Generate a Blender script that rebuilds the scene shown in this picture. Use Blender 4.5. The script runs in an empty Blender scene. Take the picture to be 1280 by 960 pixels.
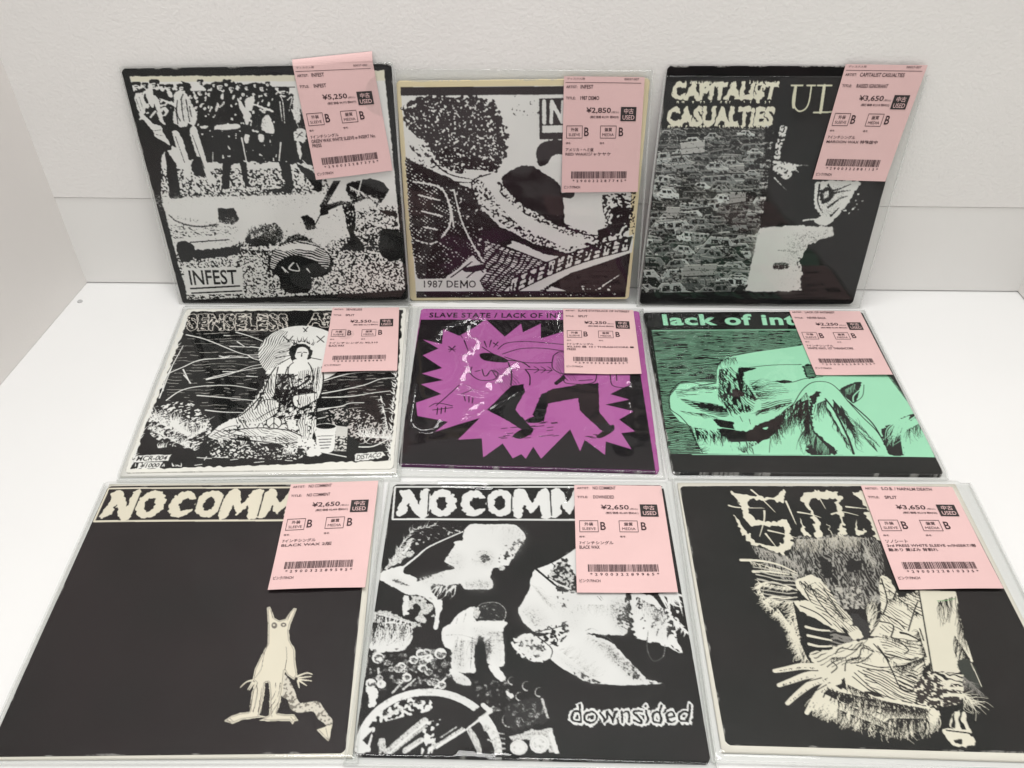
import bpy, math, random
import numpy as np
from mathutils import Matrix, Vector

# ------------------------------------------------------------------ camera, light, exposure
SC = bpy.context.scene
COL = SC.collection
F_PX, PITCH, CAM_H, ROLL = 1084.825, math.radians(41.8009), 0.43166, math.radians(0.98782)
_fw = np.array([0, math.cos(PITCH), -math.sin(PITCH)])
_r0 = np.array([1.0, 0, 0]); _u0 = np.cross(_r0, _fw)
_r = math.cos(ROLL) * _r0 + math.sin(ROLL) * _u0
_u = -math.sin(ROLL) * _r0 + math.cos(ROLL) * _u0
CAM_P = np.array([0, 0, CAM_H])
cam_data = bpy.data.cameras.new('camera')
cam_data.sensor_fit = 'HORIZONTAL'; cam_data.sensor_width = 36.0
cam_data.lens = F_PX / 1280 * 36.0
cam_data.clip_start = 0.01; cam_data.clip_end = 60.0
cam = bpy.data.objects.new('camera', cam_data); COL.objects.link(cam)
cam.matrix_world = Matrix(((_r[0], _u[0], -_fw[0], 0), (_r[1], _u[1], -_fw[1], 0), (_r[2], _u[2], -_fw[2], CAM_H), (0, 0, 0, 1)))
SC.camera = cam

world = bpy.data.worlds.new('World'); SC.world = world; world.use_nodes = True
bg = world.node_tree.nodes['Background']
bg.inputs['Color'].default_value = (1.0, 0.995, 0.985, 1); bg.inputs['Strength'].default_value = 0.56

def area(name, loc, target, sx, sy, watts, color=(1, 0.992, 0.975)):
    l = bpy.data.lights.new(name, 'AREA'); l.shape = 'RECTANGLE'; l.size = sx; l.size_y = sy; l.energy = watts; l.color = color
    o = bpy.data.objects.new(name, l); COL.objects.link(o)
    d = Vector(target) - Vector(loc)
    o.location = loc; o.rotation_euler = d.to_track_quat('-Z', 'Y').to_euler()
    return o
area('ceiling_lamp', (-0.10, 0.30, 1.9), (0, 0.45, 0), 1.25, 0.42, 31)
area('ceiling_lamp', (0.75, -0.9, 1.9), (0.1, 0.5, 0), 1.25, 0.26, 11)
SC.view_settings.view_transform = 'Standard'; SC.view_settings.look = 'None'
SC.view_settings.exposure = -0.22; SC.view_settings.gamma = 1.0
SC.render.engine = 'CYCLES'
SC.cycles.transparent_max_bounces = 24; SC.cycles.max_bounces = 8
SC.cycles.caustics_reflective = False; SC.cycles.caustics_refractive = False

RNG = np.random.default_rng(7)
random.seed(5)

# ------------------------------------------------------------------ materials
def mat(name, color=(0.8, 0.8, 0.8), rough=0.5, spec=0.5, bump=None, attr=None, coat=0.0, vary=0.0, vary_scale=6.0):
    m = bpy.data.materials.new(name); m.use_nodes = True
    nt = m.node_tree; b = nt.nodes['Principled BSDF']
    b.inputs['Base Color'].default_value = (*color, 1); b.inputs['Roughness'].default_value = rough
    b.inputs['Specular IOR Level'].default_value = spec
    b.inputs['Coat Weight'].default_value = coat; b.inputs['Coat Roughness'].default_value = 0.08
    src = None
    if attr:
        a = nt.nodes.new('ShaderNodeAttribute'); a.attribute_name = attr; src = a.outputs['Color']
    tc = nt.nodes.new('ShaderNodeTexCoord')
    if vary:
        n = nt.nodes.new('ShaderNodeTexNoise'); n.inputs['Scale'].default_value = vary_scale; n.inputs['Detail'].default_value = 6
        nt.links.new(tc.outputs['Object'], n.inputs['Vector'])
        r = nt.nodes.new('ShaderNodeMapRange'); r.inputs['From Min'].default_value = 0.3; r.inputs['From Max'].default_value = 0.7
        r.inputs['To Min'].default_value = 1 - vary; r.inputs['To Max'].default_value = 1 + vary
        nt.links.new(n.outputs['Fac'], r.inputs['Value'])
        mx = nt.nodes.new('ShaderNodeVectorMath'); mx.operation = 'SCALE'
        if src is not None: nt.links.new(src, mx.inputs[0])
        else: mx.inputs[0].default_value = color
        nt.links.new(r.outputs['Result'], mx.inputs['Scale']); src = mx.outputs[0]
    if src is not None: nt.links.new(src, b.inputs['Base Color'])
    if bump:
        sc_, dist, det = bump
        n = nt.nodes.new('ShaderNodeTexNoise'); n.inputs['Scale'].default_value = sc_; n.inputs['Detail'].default_value = det
        nt.links.new(tc.outputs['Object'], n.inputs['Vector'])
        bp = nt.nodes.new('ShaderNodeBump'); bp.inputs['Distance'].default_value = dist; bp.inputs['Strength'].default_value = 1.0
        nt.links.new(n.outputs['Fac'], bp.inputs['Height']); nt.links.new(bp.outputs['Normal'], b.inputs['Normal'])
    return m

def clear_plastic(name, haze=0.005, rough=0.05):
    m = bpy.data.materials.new(name); m.use_nodes = True; nt = m.node_tree
    for n in list(nt.nodes): nt.nodes.remove(n)
    out = nt.nodes.new('ShaderNodeOutputMaterial')
    tr = nt.nodes.new('ShaderNodeBsdfTransparent'); tr.inputs['Color'].default_value = (0.97, 0.975, 0.97, 1)
    df = nt.nodes.new('ShaderNodeBsdfDiffuse'); df.inputs['Color'].default_value = (0.85, 0.86, 0.85, 1)
    gl = nt.nodes.new('ShaderNodeBsdfGlossy'); gl.inputs['Roughness'].default_value = rough
    fr = nt.nodes.new('ShaderNodeFresnel'); ge = nt.nodes.new('ShaderNodeNewGeometry'); io = nt.nodes.new('ShaderNodeMapRange')
    io.inputs['To Min'].default_value = 1.46; io.inputs['To Max'].default_value = 1 / 1.46
    nt.links.new(ge.outputs['Backfacing'], io.inputs['Value']); nt.links.new(io.outputs['Result'], fr.inputs['IOR'])
    m1 = nt.nodes.new('ShaderNodeMixShader'); m1.inputs[0].default_value = haze
    nt.links.new(tr.outputs[0], m1.inputs[1]); nt.links.new(df.outputs[0], m1.inputs[2])
    m2 = nt.nodes.new('ShaderNodeMixShader')
    nt.links.new(fr.outputs[0], m2.inputs[0]); nt.links.new(m1.outputs[0], m2.inputs[1]); nt.links.new(gl.outputs[0], m2.inputs[2])
    nt.links.new(m2.outputs[0], out.inputs['Surface'])
    return m

M_TABLE = mat('white_laminate', (0.77, 0.77, 0.765), 0.38, 0.4, bump=(700, 0.00004, 3), vary=0.015)
M_WALL = mat('embossed_wallpaper', (0.80, 0.785, 0.765), 0.6, 0.3, bump=(420, 0.0003, 3), vary=0.03)
M_BASE = mat('smooth_wall_panel', (0.79, 0.78, 0.76), 0.5, 0.3, bump=(500, 0.00006, 2), vary=0.012)
M_SIDE = mat('grey_side_panel', (0.76, 0.735, 0.71), 0.5, 0.3, bump=(500, 0.00006, 2), vary=0.02)
M_GAP = mat('joint_caulk', (0.74, 0.72, 0.70), 0.7, 0.2)  # matte filling of the wall and panel joints, slightly darker than the wall
M_PRINT = mat('printed_paper', rough=0.55, spec=0.06, attr='print', vary=0.03, vary_scale=25, bump=(60, 0.00012, 2))
M_CREAM = mat('cream_paper_sleeve', (0.80, 0.77, 0.68), 0.6, 0.3, vary=0.04, vary_scale=30)
M_WHITEP = mat('white_paper_insert', (0.82, 0.81, 0.77), 0.6, 0.3, vary=0.03, vary_scale=30)
M_PLASTIC = clear_plastic('clear_plastic_film')
M_SEAM = clear_plastic('milky_plastic_seam', 0.22, 0.1)
M_PINK = mat('pink_slip_paper', (0.70, 0.475, 0.465), 0.5, 0.3, vary=0.02, vary_scale=40, bump=(45, 0.0002, 1), coat=0.08)
M_TAGINK = mat('slip_print_ink', (0.045, 0.022, 0.026), 0.5, 0.3, vary=0.2, vary_scale=300)
M_BADGE = mat('badge_black', (0.025, 0.02, 0.02), 0.45, 0.4, vary=0.2, vary_scale=200)
M_SCREW = mat('grey_plug', (0.45, 0.45, 0.45), 0.5, 0.5)

# ------------------------------------------------------------------ helpers: objects
def link(name, verts, faces, material, parent=None, smooth=False):
    me = bpy.data.meshes.new(name); me.from_pydata([tuple(map(float, v)) for v in verts], [], faces); me.update()
    me.materials.append(material)
    if smooth: me.polygons.foreach_set('use_smooth', [True] * len(me.polygons))
    o = bpy.data.objects.new(name, me); COL.objects.link(o)
    if parent is not None: o.parent = parent; o.matrix_parent_inverse = parent.matrix_world.inverted()
    return o
def tag(o, label, cat, group=None):
    o['label'] = label; o['category'] = cat
    if group: o['group'] = group
def thing(name, loc, label, cat, group=None):
    o = bpy.data.objects.new(name, None); COL.objects.link(o); o.empty_display_size = 0.02
    o.location = loc; o.matrix_world = Matrix.Translation(loc); tag(o, label, cat, group)
    return o
def box_data(x0, x1, y0, y1, z0, z1):
    v = [(x, y, z) for z in (z0, z1) for y in (y0, y1) for x in (x0, x1)]
    f = [(0, 2, 3, 1), (4, 5, 7, 6), (0, 1, 5, 4), (2, 6, 7, 3), (0, 4, 6, 2), (1, 3, 7, 5)]
    return v, f
def merge(parts):
    V, Fc = [], []
    for v, f in parts:
        n = len(V); V += [tuple(p) for p in v]; Fc += [tuple(i + n for i in q) for q in f]
    return V, Fc

# ------------------------------------------------------------------ pixel rays of the fitted camera -> real points
def ray(px):
    d = _fw * F_PX + _r * (px[0] - 640) + _u * (480 - px[1])
    return d / np.linalg.norm(d)
def hit(px, p0, n):
    d = ray(px); return CAM_P + d * (((p0 - CAM_P) @ n) / (d @ n))

# ------------------------------------------------------------------ the setting
WALL_Y, WALL_S = 0.60596, 0.012737          # back wall plane y = WALL_Y + WALL_S * x
WA = math.atan(WALL_S)
LX = -0.36197
RXc = None
wn = np.array([WALL_S, -1, 0]) / math.hypot(WALL_S, 1)
wp = np.array([0, WALL_Y, 0])
RXc = hit((1272.5, 364.3), wp, wn)[0]
seam_z = hit((160, 247.5), wp, wn)[2]

table = link('table', *box_data(-1.1, 1.1, -0.9, 0.75, -0.03, 0.0), M_TABLE)
tag(table, 'white laminate table top that the front records lie flat on', 'table')
def rotz(v, a, piv):
    c, s = math.cos(a), math.sin(a)
    return [(piv[0] + (x - piv[0]) * c - (y - piv[1]) * s, piv[1] + (x - piv[0]) * s + (y - piv[1]) * c, z) for x, y, z in v]
wall = thing('back_wall', (0, WALL_Y, 0), 'white embossed back wall the upper three records lean against', 'wall')
v, f = box_data(-0.9, 0.9, WALL_Y, WALL_Y + 0.05, seam_z, 1.0)
link('wallpaper', rotz(v, WA, (0, WALL_Y)), f, M_WALL, wall)
v, f = box_data(-0.9, 0.9, WALL_Y + 0.0006, WALL_Y + 0.05, 0.0012, seam_z - 0.0007)
link('lower_panel', rotz(v, WA, (0, WALL_Y)), f, M_BASE, wall)
v, f = box_data(-0.9, 0.9, WALL_Y + 0.002, WALL_Y + 0.05, 0.0002, 0.0012)
v2, f2 = box_data(-0.9, 0.9, WALL_Y + 0.0015, WALL_Y + 0.05, seam_z - 0.0007, seam_z)
V, Fc = merge([(v, f), (v2, f2)])
link('joint', rotz(V, WA, (0, WALL_Y)), Fc, M_GAP, wall)
ly = WALL_Y + WALL_S * LX
la = math.atan(0.0338617 / 0.3)             # the left panel opens slightly towards the camera
def side_panel(name, x, y, a, sgn, label):
    v, f = box_data(min(0, sgn * 0.02), max(0, sgn * 0.02), -1.0, 0.0, 0.0012, 1.0)
    v = rotz([(x + p, y + q, r) for p, q, r in v], a, (x, y))
    o = link(name, v, f, M_SIDE); tag(o, label, 'panel')
    v, f = box_data(min(0, sgn * 0.02) + sgn * 0.0012, max(0, sgn * 0.02), -1.0, 0.0, 0.0002, 0.0012)
    v = rotz([(x + p, y + q, r) for p, q, r in v], a, (x, y))
    link('joint', v, f, M_GAP, o)
    return o
side_panel('side_panel', LX, ly + 0.002, -la, -1, 'grey white side panel rising at the left end of the table')
side_panel('side_panel', RXc, WALL_Y + WALL_S * RXc + 0.002, math.radians(4), 1, 'side panel just showing at the right edge beyond the table corner')
pp = hit((100, 377), np.zeros(3), np.array([0, 0, 1.0]))
vs, fs = [], []
for k in range(16):
    a = 2 * math.pi * k / 16; vs.append((pp[0] + 0.0022 * math.cos(a), pp[1] + 0.0022 * math.sin(a), 0.0))
for k in range(16):
    a = 2 * math.pi * k / 16; vs.append((pp[0] + 0.0018 * math.cos(a), pp[1] + 0.0018 * math.sin(a), 0.0008))
fs = [(k, (k + 1) % 16, 16 + (k + 1) % 16, 16 + k) for k in range(16)] + [tuple(range(16, 32))]
plug = link('table_plug', vs, fs, M_SCREW); tag(plug, 'tiny grey plug set in the table near the left back corner', 'plug')

# ------------------------------------------------------------------ lettering: glyph triangles from the built-in font
_tc = {}
def glyphs(s, bold=0.0, space=1.0):
    key = (s, bold, space)
    if key in _tc: return _tc[key]
    c = bpy.data.curves.new('lettering', 'FONT'); c.body = s; c.offset = bold; c.space_character = space; c.resolution_u = 3
    o = bpy.data.objects.new('lettering', c); COL.objects.link(o)
    dg = bpy.context.evaluated_depsgraph_get(); ev = o.evaluated_get(dg); me = ev.to_mesh()
    me.calc_loop_triangles()
    V = np.array([v.co[:2] for v in me.vertices]).reshape(-1, 2); T = [tuple(t.vertices) for t in me.loop_triangles]
    ev.to_mesh_clear(); bpy.data.objects.remove(o); bpy.data.curves.remove(c)
    _tc[key] = (V, T); return V, T

# ------------------------------------------------------------------ printing press: flat two-tone prints drawn shape by shape
N = 440; S2 = 2; W_ = N * S2
YY, XX = np.mgrid[0:W_, 0:W_].astype(np.float32)
def vnoise(sx, sy=None, seed=0, ang=0.0):
    """smooth value noise with cell size sx, sy (canvas pixels), rotated by ang"""
    sy = sy or sx; rg = np.random.default_rng(seed)
    c, s = math.cos(ang), math.sin(ang)
    a = (XX * c + YY * s) / sx + 500; b = (-XX * s + YY * c) / sy + 500
    ia = np.floor(a).astype(int); ib = np.floor(b).astype(int); fa = a - ia; fb = b - ib
    fa = fa * fa * (3 - 2 * fa); fb = fb * fb * (3 - 2 * fb)
    G = rg.random((256, 256)).astype(np.float32)
    g = lambda i, j: G[(ib + j) & 255, (ia + i) & 255]
    return (g(0, 0) * (1 - fa) + g(1, 0) * fa) * (1 - fb) + (g(0, 1) * (1 - fa) + g(1, 1) * fa) * fb

def homography(src, dst):
    A = []
    for (x, y), (X, Y) in zip(src, dst):
        A.append([x, y, 1, 0, 0, 0, -X * x, -X * y, -X]); A.append([0, 0, 0, x, y, 1, -Y * x, -Y * y, -Y])
    return np.linalg.svd(np.array(A, float))[2][-1].reshape(3, 3)

def cat_rom(P, closed, k=6):
    P = np.asarray(P, float); n = len(P); out = []
    for i in range(n if closed else n - 1):
        p0 = P[(i - 1) % n] if closed or i > 0 else P[0]; p1 = P[i]; p2 = P[(i + 1) % n]
        p3 = P[(i + 2) % n] if closed or i + 2 < n else P[-1]
        for t in np.arange(k) / k:
            out.append(0.5 * (2 * p1 + (p2 - p0) * t + (2 * p0 - 5 * p1 + 4 * p2 - p3) * t * t + (3 * p1 - p0 - 3 * p2 + p3) * t ** 3))
    if not closed: out.append(P[-1])
    return np.array(out)

class Print:
    def __init__(s, quad, base, seed=0):
        s.H = homography(quad, [(0, 0), (W_, 0), (W_, W_), (0, W_)])
        s.im = np.empty((W_, W_, 3), np.float32); s.im[:] = base
        s.view(0, 0, 1); s.seed = seed; s.rg = np.random.default_rng(seed)
    def view(s, ox, oy, k):
        s.o = np.array([ox, oy], float); s.k = k; s.pre = None
    def P(s, pts):
        if isinstance(pts, str): pts = np.array([float(t) for t in pts.replace(',', ' ').split()]).reshape(-1, 2)
        pts = np.asarray(pts, float)
        if s.pre is not None: pts = np.array([s.pre(p) for p in pts])
        q = pts / s.k + s.o
        h = np.c_[q, np.ones(len(q))] @ s.H.T
        return h[:, :2] / h[:, 2:]
    def scale(s, at):
        a = s.P([at, (at[0] + 4, at[1]), (at[0], at[1] + 4)])
        return math.sqrt(abs(np.cross(a[1] - a[0], a[2] - a[0]))) / 4
    @staticmethod
    def _bb(q, pad=2):
        x0 = max(int(q[:, 0].min()) - pad, 0); x1 = min(int(q[:, 0].max()) + pad + 1, W_)
        y0 = max(int(q[:, 1].min()) - pad, 0); y1 = min(int(q[:, 1].max()) + pad + 1, W_)
        return x0, x1, y0, y1
    def raw_poly(s, q, M=None):
        M = np.zeros((W_, W_), bool) if M is None else M
        x0, x1, y0, y1 = s._bb(q)
        if x0 >= x1 or y0 >= y1: return M
        X = XX[y0:y1, x0:x1] + 0.5; Y = YY[y0:y1, x0:x1] + 0.5; ins = np.zeros(X.shape, bool)
        for (ax, ay), (bx, by) in zip(q, np.roll(q, -1, 0)):
            if ay == by: continue
            c = (ay > Y) != (by > Y)
            ins ^= c & (X < (bx - ax) * (Y - ay) / (by - ay) + ax)
        M[y0:y1, x0:x1] |= ins
        return M
    def m_poly(s, pts, smooth=False):
        q = s.P(pts)
        return s.raw_poly(cat_rom(q, True) if smooth else q)
    def m_ell(s, x, y, rx, ry=None, rot=0.0):
        ry = ry or rx; t = np.linspace(0, 2 * math.pi, 40, endpoint=False); c, n = math.cos(rot), math.sin(rot)
        return s.raw_poly(s.P(np.c_[x + rx * np.cos(t) * c - ry * np.sin(t) * n, y + rx * np.cos(t) * n + ry * np.sin(t) * c]))
    def m_line(s, pts, w, w2=None, smooth=True, M=None):
        M = np.zeros((W_, W_), bool) if M is None else M
        if isinstance(pts, str): pts = np.array([float(t) for t in pts.replace(',', ' ').split()]).reshape(-1, 2)
        sc = s.scale(pts[0]); q = s.P(pts)
        if smooth and len(q) > 2: q = cat_rom(q, False, 5)
        w2 = w if w2 is None else w2; n = len(q) - 1
        for i in range(n):
            a, b = q[i], q[i + 1]; wa = (w + (w2 - w) * i / n) * sc / 2; wb = (w + (w2 - w) * (i + 1) / n) * sc / 2
            x0, x1, y0, y1 = s._bb(np.array([a, b]), int(max(wa, wb)) + 2)
            if x0 >= x1 or y0 >= y1: continue
            X = XX[y0:y1, x0:x1] + 0.5 - a[0]; Y = YY[y0:y1, x0:x1] + 0.5 - a[1]; d = b - a; L = d @ d + 1e-9
            t = np.clip((X * d[0] + Y * d[1]) / L, 0, 1)
            M[y0:y1, x0:x1] |= (X - t * d[0]) ** 2 + (Y - t * d[1]) ** 2 <= np.maximum(wa + (wb - wa) * t, 0.45) ** 2
        return M
    def m_text(s, txt, quad, bold=0.0, space=1.0):
        V, T = glyphs(txt, bold, space)
        lo, hi = V.min(0), V.max(0); uv = (V - lo) / (hi - lo)
        if isinstance(quad, str): quad = [float(t) for t in quad.replace(',', ' ').split()]
        if len(quad) == 4: x0, y0, x1, y1 = quad; quad = [x0, y0, x1, y0, x1, y1, x0, y1]
        q = np.array(quad).reshape(4, 2); u = uv[:, :1]; v = 1 - uv[:, 1:]
        pts = (q[0] * (1 - u) + q[1] * u) * (1 - v) + (q[3] * (1 - u) + q[2] * u) * v
        c = s.P(pts); M = np.zeros((W_, W_), bool)
        for t in T: s.raw_poly(c[list(t)], M)
        return M
    def rough(s, M, amp, size, seed=1):
        dx = (vnoise(size, seed=seed) - 0.5) * 2 * amp; dy = (vnoise(size, seed=seed + 50) - 0.5) * 2 * amp
        return M[np.clip(YY + dy, 0, W_ - 1).astype(int), np.clip(XX + dx, 0, W_ - 1).astype(int)]
    @staticmethod
    def grow(M, r):
        M = M.copy()
        for _ in range(r):
            A = M.copy(); A[1:] |= M[:-1]; A[:-1] |= M[1:]; A[:, 1:] |= M[:, :-1]; A[:, :-1] |= M[:, 1:]; M = A
        return M
    def ink(s, M, c): s.im[M] = c
    def poly(s, pts, c, smooth=False, rough=0, size=8):
        M = s.m_poly(pts, smooth)
        if rough: M = s.rough(M, rough, size, s.seed + len(str(pts)))
        s.im[M] = c; return M
    def blob(s, pts, c, rough=0, size=8): return s.poly(pts, c, True, rough, size)
    def line(s, pts, w, c, w2=None, smooth=True): s.im[s.m_line(pts, w, w2, smooth)] = c
    def lines(s, strs, w, c, w2=None, smooth=True):
        M = np.zeros((W_, W_), bool)
        for t in strs.split(';'): s.m_line(t, w, w2, smooth, M)
        s.im[M] = c
    def ell(s, x, y, rx, ry=None, c=0, rot=0.0): s.im[s.m_ell(x, y, rx, ry, rot)] = c
    def text(s, t, q, c, bold=0.0, space=1.0, rough=0, size=6):
        M = s.m_text(t, q, bold, space)
        if rough: M = s.rough(M, rough, size)
        s.im[M] = c; return M
    def speck(s, M, dens, c, size=5, sy=None, ang=0.0, seed=3):
        ang = ang + 0.35; n = vnoise(size, sy, seed + s.seed * 7, ang); n2 = vnoise(size * 0.6, (sy or size) * 0.6, seed + 11, ang + 0.4)
        v = n * 0.65 + n2 * 0.35
        th = np.quantile(v, 1 - dens) if np.isscalar(dens) else np.quantile(v, 1 - np.clip(np.linspace(0, 1, 101), 0, 1))[np.clip(dens * 100, 0, 100).astype(int)]
        s.im[M & (v > th)] = c
    def hatch(s, M, ang, gap, duty, c, wob=2.0, seed=5, brk=0.0):
        t = (-XX * math.sin(ang) + YY * math.cos(ang) + (vnoise(60, seed=seed) - 0.5) * wob * 6 + (vnoise(14, seed=seed + 1) - 0.5) * wob) / gap
        d = duty * (0.55 + 0.9 * vnoise(40, 9, seed + 2, ang))
        H = (t - np.floor(t)) < d
        if brk: H &= vnoise(34, 5, seed + 4, ang) > brk
        s.im[M & H] = c
    def fur(s, pts, dx, dy, n, w, c, jit=0.35, clip=None, lo=0.5):
        if isinstance(pts, str): pts = np.array([float(t) for t in pts.replace(',', ' ').split()]).reshape(-1, 2)
        L = np.r_[0, np.cumsum(np.linalg.norm(np.diff(pts, axis=0), axis=1))]; M = np.zeros((W_, W_), bool)
        for t in s.rg.random(n) * L[-1]:
            p = np.array([np.interp(t, L, pts[:, 0]), np.interp(t, L, pts[:, 1])])
            k = lo + (1 - lo) * s.rg.random(); a = s.rg.normal() * jit
            d = np.array([dx * math.cos(a) - dy * math.sin(a), dx * math.sin(a) + dy * math.cos(a)]) * k
            b = np.array([-d[1], d[0]]) * s.rg.normal() * 0.12
            s.m_line(np.array([p, p + d * 0.55 + b, p + d]), w, 0.3, True, M)
        if clip is not None: M &= clip
        s.im[M] = c
    def scatter(s, M, n, fn):
        ys, xs = np.nonzero(M)
        for i in s.rg.integers(0, len(xs), n): fn(xs[i], ys[i])
    def stamp(s, x, y, pts, c):
        s.im[s.raw_poly(np.asarray(pts, float) + (x, y))] = c
    @staticmethod
    def blur(F, r):
        for ax in (0, 1):
            for _ in range(2):
                P_ = np.concatenate([np.repeat(np.take(F, [0], ax), r + 1, ax), F, np.repeat(np.take(F, [-1], ax), r, ax)], ax)
                C = np.cumsum(P_, ax, dtype=np.float64); F = ((np.take(C, range(2 * r + 1, C.shape[ax]), ax) - np.take(C, range(0, C.shape[ax] - 2 * r - 1), ax)) / (2 * r + 1)).astype(np.float32)
        return F
    def shade(s, pts, c, r, k=1.0, M=None):
        """a soft grey passage of the printed photograph"""
        m = (s.m_poly(pts, True) if M is None else M).astype(np.float32); m = s.blur(m, r)[..., None] * k
        s.im = s.im * (1 - m) + np.array(c, np.float32) * m
    def grain(s, r, amp, size, lo, hi, hard=5.0, M=None):
        """photocopy grain: the print breaks up into dots where it turns from black to white"""
        lum = s.im.mean(2); lum = np.clip((lum - lo[1]) / (hi[1] - lo[1]), 0, 1) ** 0.8; b = s.blur(lum, r)
        nz = vnoise(size, seed=s.seed + 61, ang=0.5) * 0.6 + vnoise(size * 0.6, seed=s.seed + 62, ang=1.1) * 0.4
        v = np.clip((b + (nz - 0.5) * amp - 0.5) * hard + 0.5, 0, 1)[..., None]
        out = np.array(lo, np.float32) * (1 - v) + np.array(hi, np.float32) * v
        if M is None: s.im = out
        else: s.im[M] = out[M]
    def inside(s): return np.ones((W_, W_), bool)
    def result(s):
        # used-sleeve wear: mottled ink, dust and a faint ring rubbed by the disc inside
        dk = (s.im.mean(2) < 0.05).astype(np.float32)[..., None]
        mot = (vnoise(150, seed=s.seed + 90) - 0.5)[..., None] * np.array([0.007, 0.003, 0.004], np.float32) + (vnoise(38, seed=s.seed + 91) - 0.5)[..., None] * 0.0025
        rr = np.hypot(XX - W_ / 2, YY - W_ / 2) / W_
        ring = np.exp(-((rr - 0.465) / 0.008) ** 2) * np.clip(vnoise(60, 60, s.seed + 92) * 1.6 - 0.7, 0, 1) * (vnoise(3.0, seed=s.seed + 93) > 0.55)
        dust = (vnoise(2.6, seed=s.seed + 94, ang=0.3) > 0.985) & (vnoise(50, seed=s.seed + 95) > 0.5)
        s.im = np.clip(s.im + dk * (mot + (ring * 0.010 + dust * 0.035)[..., None]), 0.003, 1)
        lt = (1 - dk); s.im = s.im * (1 + lt * (vnoise(120, seed=s.seed + 96)[..., None] - 0.5) * 0.06)
        e = np.minimum.reduce([XX, W_ - XX, YY, W_ - YY]); wear = (e < 4.5 * np.clip(vnoise(30, seed=s.seed + 97) * 2.2 - 1.15, 0, 1)) & (vnoise(4, seed=s.seed + 98) > 0.35)
        s.im[wear] = s.im[wear] * 0.4 + np.array((0.45, 0.44, 0.42), np.float32) * 0.6
        return s.im.reshape(N, S2, N, S2, 3).mean((1, 3))
# ------------------------------------------------------------------ the nine printed fronts
INK = (0.006, 0.0055, 0.0055); WH = (0.76, 0.755, 0.73)
Q1 = [(150.6, 86.6), (488.8, 80.5), (510, 375), (228.5, 380.5)]
Q2 = [(495, 101.7), (813, 98), (786, 374), (513, 376)]
Q3 = [(835, 83), (1146, 83), (1066, 380.6), (799.5, 380.6)]
Q4 = [(233, 386), (508, 384), (491.5, 585.5), (155, 590.5)]
Q5 = [(526.4, 385.5), (799, 388), (824.5, 589), (498, 579.5)]
Q6 = [(804, 390), (1077.5, 389), (1180.6, 592.5), (841.6, 590)]
Q7 = [(135, 607), (466, 604.5), (431, 940), (-17, 945)]
Q8 = [(491.7, 604.7), (829, 606), (888.8, 952.4), (441.6, 942.8)]
Q9 = [(850, 607), (1190, 607.5), (1361, 942), (908, 930)]

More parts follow.
